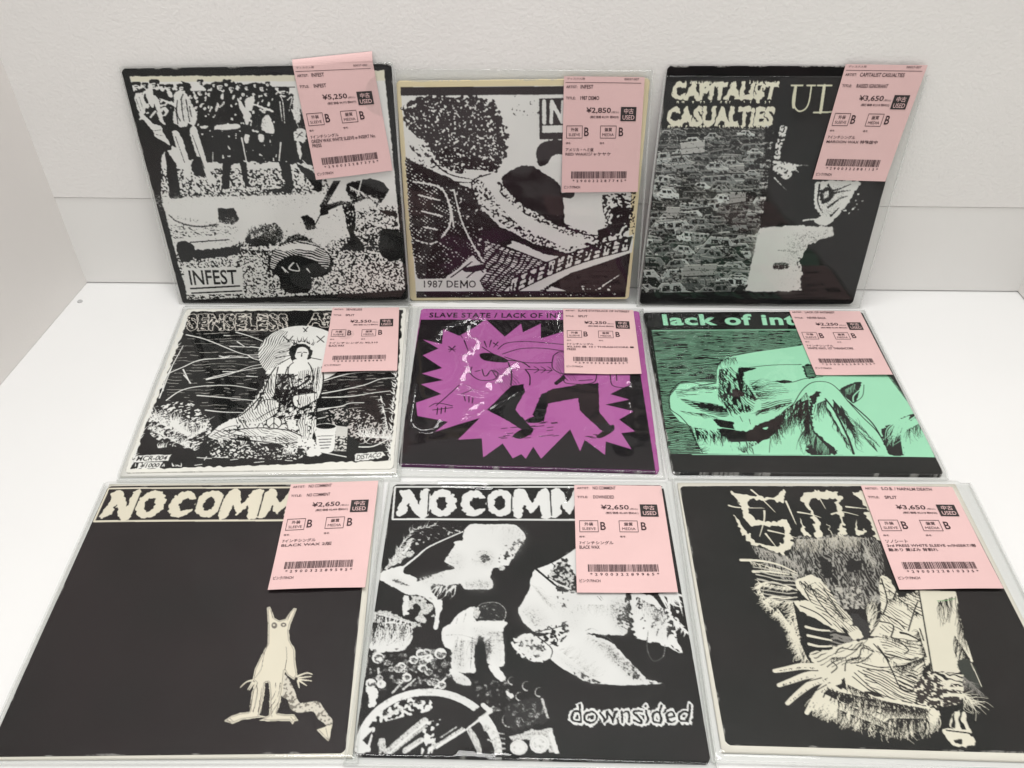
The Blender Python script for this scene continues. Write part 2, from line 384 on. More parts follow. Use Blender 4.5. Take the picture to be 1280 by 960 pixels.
def art_crowd():
    A = Print(Q1, INK, 1); A.view(140, 60, 2.824)
    pic = A.poly('62,102 640,97 958,80 985,330 1010,600 1033,852 880,866 275,888 236,770 176,530', WH, rough=1.5, size=7)
    low = A.m_poly('150,410 1010,410 1040,860 250,890') & pic
    up = A.m_poly('60,96 965,80 1000,130 70,140') & pic
    A.im[up] = (0.72, 0.69, 0.56)
    A.speck(A.m_poly('170,430 740,430 780,520 180,530') & pic, 0.40, INK, 5, seed=21)
    A.speck(A.m_poly('180,525 1000,525 1010,700 220,700') & pic, 0.055, INK, 6, 3, seed=22)
    A.speck(A.m_poly('220,730 560,700 560,880 270,890') & pic, 0.40, INK, 4.5, seed=23)
    A.speck(A.m_poly('540,720 1020,640 1035,860 560,880') & pic, 0.47, INK, 4.5, seed=24)
    A.speck(A.m_poly('850,580 1000,560 1020,700 860,720') & pic, 0.35, INK, 5, seed=25)
    # standing crowd
    A.view(155, 90, 5.224)
    dark = A.poly('58,170 66,120 130,95 200,110 250,130 330,120 380,70 440,90 480,120 560,70 640,60 720,66 760,96 820,82 880,72 960,90 1000,150 1110,150 1200,380 1260,640 1180,610 1000,596 880,606 800,590 700,606 560,600 400,570 330,480 250,560 140,600', INK, rough=7, size=10)
    A.speck(dark & A.m_poly('560,100 1000,90 1000,330 560,330'), 0.13, WH, 9, 15, seed=31)
    A.speck(dark & A.m_poly('60,60 560,60 560,300 100,320'), 0.17, WH, 8, 17, 0.4, seed=32)
    A.speck(dark & A.m_poly('480,330 1000,330 1000,600 500,600'), 0.035, WH, 8, 10, seed=33)
    for x, y, r in ((82, 100, 25), (200, 88, 28), (300, 112, 22), (384, 112, 24), (500, 140, 20), (632, 102, 26), (704, 112, 20), (806, 108, 18), (905, 112, 20), (1046, 140, 30), (500, 75, 18), (755, 95, 16), (860, 92, 15), (140, 96, 18), (250, 105, 16), (560, 150, 16), (670, 84, 14), (780, 150, 15), (850, 150, 14), (930, 150, 15), (440, 165, 16), (590, 90, 14), (940, 85, 14), (725, 160, 13)):
        A.ell(x, y, r * 0.85, r, WH)
        A.im[A.m_poly([(x - r * 1.1, y - r * 0.3), (x - r, y - r * 1.2), (x + r, y - r * 1.2), (x + r * 1.1, y - r * 0.2), (x, y - r * 0.45)], True)] = INK
        A.lines(f'{x-r*.5},{y} {x+r*.4},{y}; {x-r*.3},{y+r*.55} {x+r*.3},{y+r*.5}', r * 0.2, INK)
        A.im[A.m_poly([(x + r * .25, y - r * .2), (x + r, y - r * .4), (x + r * .9, y + r * .8), (x + r * .3, y + r * .9)], True) & (vnoise(5, seed=int(x)) > 0.42)] = INK
    A.blob('440,128 450,98 485,84 520,100 534,128', WH); A.line('438,132 536,130', 4, INK)
    A.blob('968,96 980,45 1030,26 1085,34 1112,80 1116,100', WH, 2); A.line('966,104 1116,104', 7, INK)
    A.lines('1010,150 1080,150;1020,125 1075,122;1040,175 1062,176', 5, INK)
    def P_(t, r=2): A.poly(t, WH, True, r, 6)
    P_('70,160 120,150 142,255 118,290 92,250'); A.lines('80,180 112,262;100,165 128,250', 4, INK)
    P_('100,285 128,284 196,345 246,362 258,400 290,452 304,488 262,460 206,430 190,390'); A.lines('200,392 246,386;214,416 262,426', 4, INK)
    P_('142,128 184,112 196,236 164,206'); P_('190,166 226,180 256,310 276,352 240,332 212,240'); P_('232,176 320,205 326,225 250,190')
    P_('330,150 368,128 410,150 440,202 476,288 462,362 420,340 402,382 350,352 324,326 332,236')
    A.lines('352,190 348,270 372,330;378,170 384,260 396,330;408,190 420,260 432,330;340,240 356,345;390,150 372,190;430,230 444,300', 7, INK)
    A.blob('362,380 440,372 438,470 380,468', INK)
    P_('432,388 470,368 520,520 562,650 592,722 556,722 500,612 450,470'); P_('318,400 366,412 418,556 440,704 404,668 366,560')
    A.lines('450,420 530,640;340,430 400,600', 5, INK)
    P_('606,356 742,346 746,376 610,384', 1); A.lines('630,300 700,300;650,180 655,290', 2.5, (0.12, 0.12, 0.12))
    P_('908,312 950,290 982,402 904,386'); P_('742,170 792,238 832,290 800,312 762,250'); P_('796,182 852,170 838,250 800,250'); P_('786,300 820,300 812,350 796,345'); P_('880,420 915,420 910,470 884,460', 3); P_('790,420 820,425 810,470 792,470', 3); P_('500,362 546,358 540,376 508,378')
    P_('840,210 960,250 970,268 880,236')
    A.lines('772,440 806,612;1026,470 1010,650', 9, WH, 5); A.lines('1022,160 1040,210 1052,350;1070,190 1100,170 1080,260;1096,250 1130,340 1150,390;1020,200 1034,330', 7, WH, 3)
    P_('1112,390 1180,380 1190,440 1170,470 1120,450', 4); A.lines('1125,410 1170,430;1130,440 1165,400', 6, INK)
    P_('1128,480 1150,476 1160,560 1150,580', 2); P_('1108,300 1150,330 1140,200 1108,160', 3)
    for t in ('140,520 252,500 246,836 190,836', '268,500 342,600 372,800 384,836 300,836', '648,580 706,580 690,745 696,770 640,776', '752,580 800,600 815,728 836,764 792,756', '1010,590 1084,596 1112,772 1002,782 1062,740 1040,700', '1116,600 1206,640 1296,716 1290,790 1198,802 1240,756 1160,660', '500,560 460,560 440,620 470,690 540,690'):
        A.poly(t, INK, rough=2, size=7)
    A.poly('245,600 262,600 268,660 256,650', WH); A.lines('1166,584 1276,694', 5, WH); A.line('584,530 584,640', 4, WH); A.ell(576, 645, 16, 14, WH)
    A.blob('940,780 1010,770 1100,784 1010,794', INK)
    # foreground
    A.view(200, 230, 4.129)
    A.blob('24,96 200,78 420,84 640,60 800,40 828,130 744,176 622,250 640,306 460,312 420,296 360,272 150,306 70,286 40,170', WH, 3)
    A.speck(A.m_poly('40,215 420,225 400,262 60,290'), 0.30, INK, 6, 3, seed=41); A.speck(A.m_poly('420,40 780,40 760,130 430,150'), 0.06, INK, 5, 3, seed=42)
    A.speck(A.m_poly('60,60 800,30 800,60 60,80'), 0.42, INK, 5, seed=43)
    A.poly('304,132 384,128 412,184 380,216 304,206', INK, rough=3); A.line('50,168 100,204 200,226 300,214', 9, INK, 12); A.fur('60,180 300,222', 6, -22, 30, 3, INK)
    A.blob('440,300 470,258 540,225 590,206 630,240 626,300 520,322', INK, 4); A.fur('450,290 480,250 560,222', -6, -36, 34, 5, INK); A.fur('470,290 600,240', -8, -30, 20, 2.5, WH)
    A.poly('170,346 420,326 402,370 180,392', INK, rough=4); A.blob('86,316 130,298 180,330 170,392 110,402', INK, 3); A.line('160,306 360,292', 6, INK)
    A.fur('360,330 640,320', 14, -36, 60, 5, INK); A.fur('370,345 560,350', 12, 26, 50, 5, INK)
    A.blob('962,10 1100,-20 1172,20 1170,62 1122,130 1214,150 1216,178 1140,152 1082,82 1000,98', INK, 3); A.fur('980,20 1120,90', 22, 30, 40, 4, WH); A.lines('1040,-10 1020,70', 5, WH)
    A.poly('936,96 1002,96 1012,200 1000,262 1040,302 1056,350 928,346 982,290 958,200', INK, rough=3); A.speck(A.m_poly('940,100 1000,100 1010,260 960,260'), 0.10, WH, 5, 9, seed=44)
    A.poly('896,-10 934,-10 866,110 872,160 832,172 820,130', INK); A.poly('828,122 940,92 960,106 850,152', INK); A.line('826,130 760,252', 11, WH, 8); A.line('842,140 790,240', 6, INK)
    A.blob('778,262 862,198 924,240 850,322 800,292', WH, 2); A.poly('728,176 760,166 792,182 812,238 760,246 744,210', INK, rough=3)
    A.blob('560,420 580,360 640,300 700,262 760,282 830,330 884,380 880,450 820,480 620,480', INK, 4)
    A.hatch(A.m_poly('570,420 590,350 650,312 760,300 840,340 880,390 860,440 800,400 700,370 620,400 590,440', True), 0.35, 9, 0.45, WH, 3)
    A.blob('620,330 700,312 800,330 780,350 700,336 640,350', WH, 3)
    A.blob('622,470 700,440 772,470 782,536 742,562 652,556 618,510', INK, 3); A.lines('632,432 664,460;690,410 668,440 720,450 706,412;760,440 776,460;640,440 650,458', 8, WH, 3)
    A.blob('1130,258 1180,240 1242,262 1252,384 1150,384', INK, 4); A.fur('1060,330 1150,330', 16, 26, 30, 4, INK)
    A.view(140, 60, 2.824)
    for t in ('380,160 400,240 395,300 370,300 360,200', '520,180 560,260 540,330 500,280', '270,160 300,240 260,280 230,200', '640,180 700,260 690,330 640,300'): A.shade(t, (0.2, 0.2, 0.19), 12, 0.5)
    A.shade('200,560 420,600 600,560 700,640 640,700 420,660 220,650', (0.45, 0.45, 0.43), 16, 0.45); A.shade('700,640 790,620 780,700 700,700', (0.4, 0.4, 0.38), 9, 0.6); A.shade('170,520 900,520 900,560 180,570', (0.4, 0.4, 0.38), 14, 0.5)
    A.grain(1, 0.7, 2.8, INK, WH, 4.0); A.im[up & (A.im.mean(2) > 0.3) & A.m_poly('60,96 965,78 965,118 70,122')] = (0.72, 0.69, 0.56)
    A.view(200, 230, 4.129)
    A.poly('120,436 424,432 436,582 142,596', WH, rough=3); A.speck(A.m_poly('140,572 430,566 436,600 150,604'), 0.4, INK, 5, seed=45)
    A.text('INFEST', (146, 448, 396, 444, 402, 518, 160, 524), INK, 0.016, 1.0); A.line('160,541 412,527', 9, INK); A.line('166,564 422,552', 8, INK)
    return A.result()

def art_guitar():
    IK = (0.020, 0.011, 0.013); CR = (0.72, 0.62, 0.40)
    A = Print(Q2, CR, 2); A.view(480, 70, 3.0)
    pic = A.poly('63,118 955,110 925,560 905,904 122,906', WH)
    A.poly('63,118 955,112 952,143 63,150', IK)
    A.speck(A.m_poly('470,150 580,150 580,230 480,240'), 0.10, IK, 5, seed=51)
    A.poly('580,160 690,157 690,311 582,313', IK); A.lines('599,170 600,250', 15, WH, smooth=False)
    A.lines('626,250 628,172 668,248 670,172', 13, WH, smooth=False); A.poly('592,262 690,259 690,286 592,288', WH)
    A.blob('570,352 602,320 660,314 700,330 700,372 640,368 608,404 578,408', IK, 2)
    A.blob('440,460 500,416 552,410 600,440 648,470 668,520 674,622 640,634 560,584 482,524', IK, 3); A.blob('652,516 712,508 702,532 664,526', IK)
    # curly head seen from behind
    hair = A.blob('76,190 110,160 160,148 300,150 400,168 432,210 460,280 456,370 430,424 372,444 300,440 240,424 192,390 172,340 120,300 80,262 70,226', IK, 10, 12)
    A.speck(hair, 0.22, WH, 4.2, seed=52)
    A.blob('110,330 170,345 200,400 250,430 330,450 320,470 230,460 160,420', WH, 3); A.lines('180,390 240,440 330,462;150,420 240,466 330,474', 6, IK, 4); A.blob('300,425 390,432 340,446', WH, 2)
    A.speck(A.m_poly('90,320 190,340 240,440 120,400'), 0.3, IK, 6, seed=53)
    # jacket
    jk = A.poly('80,375 180,428 262,470 330,496 372,590 400,690 392,810 330,745 240,835 124,842 96,640', WH, rough=3)
    A.hatch(jk, 0.62, 10, 0.60, IK, 2.5, 54); A.hatch(jk, -0.85, 12, 0.46, IK, 2.5, 56); A.speck(jk, 0.10, IK, 14, seed=54)
    A.fur('90,390 250,480', 60, 40, 50, 9, IK, 0.25); A.fur('110,500 120,700', 50, 20, 40, 7, IK, 0.5); A.lines('110,470 220,500 250,620 190,700 120,690', 6, WH); A.lines('130,520 210,540;140,580 220,600;150,640 200,650', 5, WH)
    A.speck(A.m_poly('110,700 300,660 320,740 240,830 130,838'), 0.3, IK, 7, seed=55)
    lap = A.poly('246,480 330,498 372,592 396,806 330,700 282,592', IK, rough=3); A.speck(lap, 0.13, WH, 5, seed=56)
    A.lines('262,500 300,640 392,806;250,560 262,640', 5, WH)
    # arm
    A.blob('372,580 432,636 492,682 462,708 400,696 370,640', IK, 3); A.blob('440,640 560,700 640,720 720,746 640,750 560,730 470,690', IK, 3)
    arm = A.blob('330,472 400,440 442,482 500,540 600,604 680,648 800,678 822,702 762,742 700,742 600,706 500,660 430,604 352,540', WH, 3)
    A.speck(A.m_poly('330,480 370,470 470,600 560,660 680,720 660,736 500,668 360,560', True), 0.42, IK, 5.5, seed=57)
    A.speck(A.m_poly('430,470 520,540 640,610 790,670 780,690 660,660 540,600 440,520', True), 0.45, IK, 5, seed=58)
    A.lines('400,440 330,470 346,540', 5, IK); A.lines('640,620 740,664 800,672', 7, IK, 4); A.blob('480,690 600,740 700,760 640,790 520,740', WH, 2)
    # guitar body and neck
    gb = A.blob('392,690 480,722 600,770 660,800 600,884 420,886 352,856 372,760', WH, 2)
    A.hatch(gb, 0.28, 9, 0.50, IK, 3, 6); A.hatch(gb, -0.9, 22, 0.25, IK, 3, 8); A.lines('392,690 480,722 600,770 650,796', 5, IK)
    A.poly('232,830 330,760 385,810 350,850 372,885 250,885', WH); A.lines('250,830 330,770;300,840 350,800 372,810;350,850 410,886', 5, IK); A.blob('300,795 370,780 375,800 310,810', IK)
    A.poly('610,858 700,808 800,778 925,728 906,890 700,886', IK); A.lines('820,860 890,815', 5, WH, 2); A.speck(A.m_poly('740,850 905,850 900,884 740,884'), 0.06, WH, 12, 5, seed=59)
    A.poly('440,892 500,838 640,790 760,740 870,690 935,668 930,735 800,780 700,812 610,862 560,892', WH)
    ax = lambda t, o: (470 + 455 * t - 8 * o / 40, 868 - 166 * t - 22 * math.sin(t * 3.1) + o * (1 - 0.22 * t))
    A.poly([ax(t, -34) for t in np.linspace(0, 1, 12)] + [ax(t, 36) for t in np.linspace(1, 0, 12)], IK)
    for i in range(13):
        t0, t1 = i / 13 + 0.008, (i + 1) / 13 - 0.02
        for o0, o1 in ((-28, -8), (-3, 10), (15, 29)):
            A.poly([ax(t0, o0), ax(t1, o0), ax(t1, o1), ax(t0, o1)], WH, rough=1)
        if i % 2 == 0: A.blob([ax(t0 + 0.012, -14), ax(t1 - 0.01, -14), ax(t1 - 0.01, 18), ax(t0 + 0.012, 18)], WH); A.line([ax((t0 + t1) / 2, -8), ax((t0 + t1) / 2, 12)], 7, IK)
    A.speck(A.m_poly([ax(t, -34) for t in np.linspace(0, .45, 6)] + [ax(t, 36) for t in np.linspace(.45, 0, 6)]), 0.16, IK, 7, seed=63)
    # fretting hand
    hd = A.m_poly('690,720 780,690 830,640 852,572 918,560 940,600 926,700 860,700 760,760', True)
    A.speck(A.m_poly('812,520 945,505 930,620 830,660'), 0.42, IK, 6, seed=60); A.speck(hd, 0.45, IK, 9, seed=61)
    for t in ('850,572 918,566 916,590 858,598', '856,604 918,598 914,624 850,634', '842,632 900,628 880,664 830,660', '800,650 840,640 850,670 800,690'): A.poly(t, IK, rough=2)
    A.lines('690,740 740,760;820,700 860,730;880,690 915,705;760,700 800,720', 7, IK)
    A.poly('122,882 906,880 905,905 122,907', IK)
    A.poly('122,836 352,832 372,872 124,884', WH); A.poly('122,882 420,882 420,906 122,907', IK)
    A.text('1987 DE', (150, 841, 279, 868), IK, 0.012, 1.06); A.lines('288,868 288,842 300,862 312,842 312,868', 5, IK, smooth=False); A.text('O', (318, 841, 344, 868), IK, 0.012)
    A.grain(2, 0.6, 3.2, IK, WH, 5.0, A.m_poly('64,120 953,112 923,560 904,880 360,880 352,832 122,836'))
    A.speck(A.m_poly('122,890 905,888 905,900 122,902'), 0.04, WH, 9, 4, seed=62)
    return A.result()

def car(A, x, y, w, h, g):
    """a small three-box car or van printed in greys"""
    r = A.rg; van = r.random() < 0.35; d = -1 if r.random() < 0.5 else 1
    body = tuple(np.array((0.94, 1, 0.97)) * g); dk = tuple(np.array((1, 1, 1.02)) * 0.015); hi = tuple(np.array((1, 1, 0.95)) * min(0.74, g * 1.6 + 0.16))
    sk = r.normal() * 0.07
    T = lambda u, v, o=0.0: (x + d * (u - 0.5) * w, y + (v - 0.5) * h + sk * (u - 0.5) * w + o)
    prof = [(0, .95), (0, .5), (.05, .1), (.8, .05), (.93, .45), (1, .6), (1, .95)] if van else [(0, .9), (0, .5), (.18, .42), (.32, .05), (.68, .05), (.82, .42), (1, .55), (1, .9)]
    A.poly([T(u - (.02 if u < .5 else -.02), v, 2) for u, v in prof], dk)
    A.poly([T(u, v, -1.2) for u, v in prof], hi); A.poly([T(u, v, 1) for u, v in prof], body)
    ws = [(.12, .3), (.34, .5), (.54, .72)] if van else [(.3, .47), (.51, .68)]
    for p, q in ws: A.poly([T(p + .02, .16), T(q - .02, .16), T(q, .42), T(p, .42)], dk)
    if r.random() < 0.6: A.line([T(.02, .56), T(.98, .6)], max(1.0, h * 0.05), hi)
    A.poly([T(-.02, .9), T(1.02, .9), T(1, 1.12), T(0, 1.12)], dk)
    for u in (.2, .8): A.ell(*T(u, .92), h * 0.15, h * 0.15, dk)

def art_cars():
    IK = (0.007, 0.007, 0.007); CR = (0.80, 0.775, 0.63)
    A = Print(Q3, IK, 3); A.view(780, 60, 2.8225)
    reg = A.m_poly('120,282 532,282 520,400 500,540 482,620 468,700 428,858 62,862 78,700 98,520')
    keep = A.im.copy(); A.im[reg] = (0.03, 0.03, 0.03); A.speck(reg, 0.35, (0.13, 0.13, 0.125), 9, 5, seed=71)
    ys = np.sort(284 + 590 * A.rg.random(300) ** 1.12)
    for y in ys:
        k = (y - 284) / 590; w = (60 + 50 * k) * float(np.clip(A.rg.lognormal(0.0, 0.32), 0.5, 1.9))
        g = float(np.clip(A.rg.gamma(1.0, 0.21), 0.012, 0.66))
        car(A, 50 + 500 * A.rg.random(), y + w * 0.1, w, w * (0.34 + 0.16 * A.rg.random()), g)
    for t, g in (('200,335 285,325 285,368 205,376', 0.46), ('150,560 198,560 196,600 150,600', 0.40), ('375,508 430,508 430,540 372,548', 0.34), ('215,765 330,760 320,800 200,806', 0.36), ('372,415 425,412 425,440 372,440', 0.30)):
        A.poly(t, (g, g, g * 0.96)); A.line([tuple(map(float, t.split()[0].split(','))), tuple(map(float, t.split()[1].split(',')))], 3, (0.6, 0.6, 0.56))
        q = [tuple(map(float, p.split(','))) for p in t.split()]
        A.line([q[3], q[2]], 4, IK); A.line([((q[0][0] + q[3][0]) / 2, (q[0][1] + q[3][1]) / 2), ((q[1][0] + q[2][0]) / 2, (q[1][1] + q[2][1]) / 2)], 2, (0.12, 0.12, 0.12))
    A.speck(reg, 0.07, (0.34, 0.34, 0.32), 9, 4, seed=72); A.speck(reg, 0.10, (0.012, 0.012, 0.012), 9, 4, seed=73)
    im = A.im.copy(); A.im = keep; A.im[reg] = im[reg]
    # lettering
    A.view(810, 85, 5.12)
    t1 = A.m_text('CAPiTALi$T', (160, 92, 842, 92, 812, 215, 150, 218), 0.05, 1.06); t2 = A.m_text('CASUALTiES', (122, 248, 812, 244, 796, 370, 118, 372), 0.05, 1.06)
    T = A.rough(A.grow(t1 | t2, 1), 4.0, 10, 5)
    base = A.m_poly('110,75 850,75 800,385 100,385'); A.im[base & A.grow(T, 4)] = (0.02, 0.015, 0.012)
    A.im[T] = CR; A.fur('165,98 840,98', 0, -20, 34, 9, CR, 0.25); A.fur('125,368 780,370', 0, 18, 34, 9, CR, 0.25); A.fur('150,214 800,214', 0, 14, 20, 7, CR, 0.3)
    A.im[T & A.rough(A.grow(~A.grow(t1 | t2, 0), 0), 2, 9) & (vnoise(6, 14, 74) > 0.78)] = IK
    C2 = (0.70, 0.68, 0.52)
    A.lines('918,112 990,112;1018,112 1070,112;1085,112 1175,112;1060,284 1176,280;950,112 940,200 938,245 965,275 1005,262 1030,215 1046,112', 9, C2)
    A.lines('946,116 930,200 932,250', 17, C2); A.lines('1128,114 1104,282', 20, C2, smooth=False)
    # cat-like face fragments
    A.view(780, 60, 2.8225)
    m = A.blob('552,278 576,278 570,300 558,350 546,392 528,384 540,330', WH, 3); A.speck(m, 0.45, IK, 6, seed=75)
    m = A.blob('524,396 572,402 612,412 600,432 572,462 532,432', WH, 3); A.speck(m, 0.25, IK, 6, 4, seed=76); A.lines('600,412 655,412;530,455 552,478 576,502;600,425 620,438', 4, WH, 1)
    m = A.blob('676,476 700,468 826,466 818,496 792,540 760,580 722,618 690,618 668,606 694,588 672,550', WH, 4)
    A.lines('690,480 684,540 700,580;720,480 740,500 800,478;700,520 760,505 800,500;720,560 760,530 790,520;730,590 760,560', 7, IK, 3); A.blob('690,500 730,490 740,520 700,545', IK, 5); A.blob('705,508 722,502 720,522 706,528', WH)
    A.lines('632,606 670,602 690,612', 5, WH); A.speck(A.m_poly('750,560 840,500 850,560 780,590'), 0.12, WH, 5, seed=77)
    mz = A.poly('482,632 600,624 735,628 738,660 690,684 655,728 615,748 640,790 622,806 630,855 430,858 452,748', WH, rough=4, size=14)
    A.speck(mz & A.m_poly('560,660 740,630 740,690 640,800 640,860 590,860 600,740'), 0.32, (0.45, 0.44, 0.41), 9, 5, seed=78)
    A.speck(A.m_poly('600,740 650,730 660,800 640,858 605,858 625,800'), 0.5, IK, 6, 10, seed=79)
    A.blob('530,758 575,756 577,776 532,778', IK, 3); A.lines('540,712 590,716 640,738', 5, (0.25, 0.25, 0.24), 2)
    A.view(780, 60, 2.8225); face = A.m_poly('500,270 860,440 860,640 740,700 650,860 425,860 480,620')
    A.shade('600,640 730,640 720,680 640,720 590,760 560,700', (0.35, 0.34, 0.32), 16, 0.6); A.shade('520,720 600,730 620,800 600,850 540,840', (0.4, 0.38, 0.36), 18, 0.45); A.shade('690,500 780,480 760,560 710,600', (0.15, 0.15, 0.14), 10, 0.5); A.shade('470,640 540,640 520,720 460,740', (0.9, 0.88, 0.8), 14, 0.3)
    sv = A.im.copy(); A.grain(2, 0.7, 3.0, IK, WH, 3.0, face)
    A.poly('650,690 740,660 850,560 900,480 925,480 810,905 640,905 630,800 620,750', IK, rough=5)
    return A.result()

def art_halo():
    A = Print(Q4, (0.78, 0.765, 0.71), 4); A.view(140, 370, 3.368)
    pan = A.poly('334,66 1222,55 1205,300 1168,690 600,712 72,727 170,480', INK, rough=5, size=16)
    A.fur('330,75 250,250 150,500 80,720', 14, -26, 60, 5, WH, 0.5); A.fur('1195,320 1180,500 1165,690', -14, -24, 46, 5, WH, 0.6); A.fur('90,715 300,715', 8, -16, 16, 4, WH, 0.7)
    A.view(230, 380, 6.737)
    T = A.m_text('SENSELESS', (30, 84, 872, 84, 872, 226, 26, 224), 0.045, 1.12); T = A.rough(T, 3, 10, 4)
    A.im[A.grow(T, 3)] = (0.62, 0.58, 0.53); A.im[T] = INK; A.speck(T, 0.17, (0.66, 0.62, 0.57), 9, seed=81)
    T = A.rough(A.m_text('AP', (1040, 78, 1270, 190), 0.03), 4, 12, 4); A.im[A.grow(T, 3)] = (0.62, 0.58, 0.53); A.im[T] = INK; A.speck(T, 0.2, (0.66, 0.62, 0.57), 9, seed=82)
    A.lines('20,260 150,290 260,330 380,380 460,412 545,432 640,428;540,432 580,460 650,480;0,530 130,475 300,460 390,440 540,456;560,362 640,372 680,380;440,240 560,275 700,330;450,320 510,360;390,360 560,366;190,640 340,608 440,575 560,530 650,512;330,572 460,574;530,610 620,616;300,440 360,452 390,440;340,268 390,268;0,600 60,670', 9, WH, 5)
    A.view(140, 370, 3.368)
    A.lines('220,350 232,330 300,300 370,272 480,262 620,258;230,440 290,400 370,382 500,378 610,396;360,420 480,430 600,442;395,482 470,490 560,492;300,310 330,370;400,350 500,325 640,300;880,362 980,332 1060,322 1190,318;880,412 960,398 1060,376 1130,350 1190,345;886,428 1000,424 1090,410 1170,400;860,478 960,466 1000,452 1060,450;860,486 930,470;850,520 900,510;215,400 225,350 300,210;200,430 260,280', 5, WH, 2.5)
    # halo and hatching
    A.ell(800, 248, 184, 122, WH); rim = A.m_ell(800, 248, 184, 122) & A.m_poly('600,120 740,150 720,330 600,330'); A.hatch(rim, 1.9, 9, 0.35, INK, 3); A.ell(800, 255, 120, 85, WH); A.hatch(A.m_ell(800, 255, 120, 85) & A.m_poly('660,150 760,190 700,330 660,330'), 0.3, 8, 0.3, INK, 2)
    A.lines('722,170 748,195;762,170 740,196;735,185 770,188;862,170 892,196;894,170 864,196;805,135 820,150;825,132 808,152;700,240 750,230;690,262 748,252;840,262 880,270;700,290 750,262', 4, INK)
    A.fur('760,210 800,190 850,210', 0, -26, 18, 4, INK, 0.6)
    body = A.blob('700,292 742,278 790,262 842,272 884,285 888,330 880,400 862,440 856,480 862,540 846,600 872,640 846,668 800,640 742,640 700,620 620,612 560,596 480,604 410,596 430,566 480,530 530,508 560,480 612,420 642,370 652,320', WH, 4)
    A.speck(body & A.m_poly('640,330 860,330 860,520 600,520'), 0.44, INK, 6, 13, 0.25, seed=83)
    A.speck(body & A.m_poly('560,500 870,500 860,650 430,640'), 0.20, INK, 6, 8, -0.5, seed=84)
    A.blob('752,260 745,225 770,206 805,204 836,220 842,250 825,270 790,275 765,285', INK, 3); A.blob('772,262 780,225 806,216 826,232 820,264 800,276', WH, 2); A.lines('782,240 796,238;806,238 820,240;800,242 798,256', 4, INK); A.blob('762,276 790,268 826,270 822,310 806,352 780,330', WH, 3)
    A.fur('690,400 840,390', -10, 110, 70, 4, INK, 0.2); A.fur('620,440 700,420', -26, 90, 40, 4, INK, 0.2); A.speck(body & A.m_poly('690,370 780,360 780,470 690,470'), 0.6, INK, 8, 14, seed=85)
    A.blob('664,330 690,320 682,420 650,430 644,390', WH, 2); A.lines('660,340 656,410;674,340 668,412', 2.5, INK); A.blob('778,440 850,416 862,430 800,466', WH, 2); A.blob('770,438 790,430 796,466 776,466', (0.1, 0.1, 0.1), 3)
    A.blob('840,290 882,296 876,380 850,400', WH, 2); A.lines('836,300 850,350 836,402;868,300 860,392', 3, INK)
    A.ell(592, 532, 30, 26, WH); A.ell(682, 535, 32, 24, WH)
    for c, rx in ((592, 30), (682, 32)):
        A.line([(c + rx * math.cos(t), 534 + 25 * math.sin(t)) for t in np.linspace(0, 6.3, 24)], 4, INK)
    A.lines('682,512 682,558;682,534 662,552;682,534 702,552;580,545 592,515 604,545;585,534 600,534', 3.5, INK)
    A.lines('420,590 480,556 530,545;440,600 520,572;540,520 560,560;620,505 640,560 610,590;720,505 740,560 700,590;560,596 700,590 780,610', 3, INK)
    A.fur('430,600 620,618', 10, 20, 30, 4, WH, 0.6); A.fur('730,640 780,640', -14, 34, 18, 5, WH, 0.3); A.blob('820,650 860,640 880,665 830,672', WH, 4)
    A.speck(A.m_poly('400,610 820,650 800,690 420,680'), 0.22, WH, 6, 5, seed=86); A.lines('360,680 420,684;390,690 400,676;500,690 530,686;600,700 640,696;730,690 760,692;350,712 380,708', 3, WH)
    A.lines('690,300 664,340 640,400 612,440 560,492 520,515;884,300 890,350 880,410 862,450 862,540 846,600', 5, INK)
    A.lines('764,282 745,300 742,340 752,390;826,282 842,310 846,350 830,400', 4, INK)
    A.lines('700,300 690,350 684,420 650,435;740,300 720,360 700,430', 4, INK); A.blob('640,430 690,440 700,470 660,520 600,540 560,520 600,480', WH, 3); A.lines('600,480 640,440 690,440;610,520 660,490 700,470;640,530 690,500', 4, INK)
    A.blob('560,560 640,556 740,566 800,590 790,616 700,622 600,612', WH, 3); A.lines('470,570 560,560 640,556 740,566 800,590;500,600 600,610 700,622 780,616', 5, INK); A.fur('480,585 760,600', 20, 20, 40, 3, INK, 0.6)
    A.blob('770,420 850,410 866,432 790,470 768,460', WH, 1); A.lines('770,420 850,408;768,464 800,472 866,434;780,440 790,460', 4, INK); A.fur('700,330 770,330', 8, 70, 24, 3, INK, 0.3)
    # undergrowth
    A.fur('170,520 250,560 330,590', -16, -62, 70, 4, WH, 0.8); A.fur('250,540 330,600 400,560', 6, -70, 60, 4, WH, 0.6); A.fur('160,560 320,640', 20, -30, 60, 3.5, WH, 0.8); A.fur('300,620 350,650', 10, -30, 18, 4, WH, 0.7); A.speck(A.m_poly('160,480 330,450 420,560 330,640 170,590', True), 0.28, WH, 5, 10, 0.7, seed=87)
    A.fur('1040,590 1160,600', 10, -60, 60, 4, WH, 0.9); A.speck(A.m_poly('890,490 1040,480 1160,560 1150,630 1000,590', True), 0.22, (0.55, 0.52, 0.5), 5, 7, seed=88); A.fur('1130,420 1160,560', -14, 14, 40, 3.5, WH, 0.9); A.lines('1040,635 1100,632 1165,600', 5, WH)
    # bucket and tin
    A.blob('852,548 900,536 944,546 940,580 930,650 870,652 858,590', WH, 1); A.ell(900, 549, 42, 11, INK); A.lines('866,590 930,588', 3, INK); A.lines('872,604 922,602;874,616 920,614;876,628 918,626;880,640 912,638', 5, (0.12, 0.12, 0.12))
    A.poly('944,546 992,552 986,652 936,652', (0.60, 0.59, 0.56)); A.speck(A.m_poly('940,590 990,590 986,650 936,650'), 0.4, INK, 6, seed=89); A.line('860,652 985,676', 4, WH)
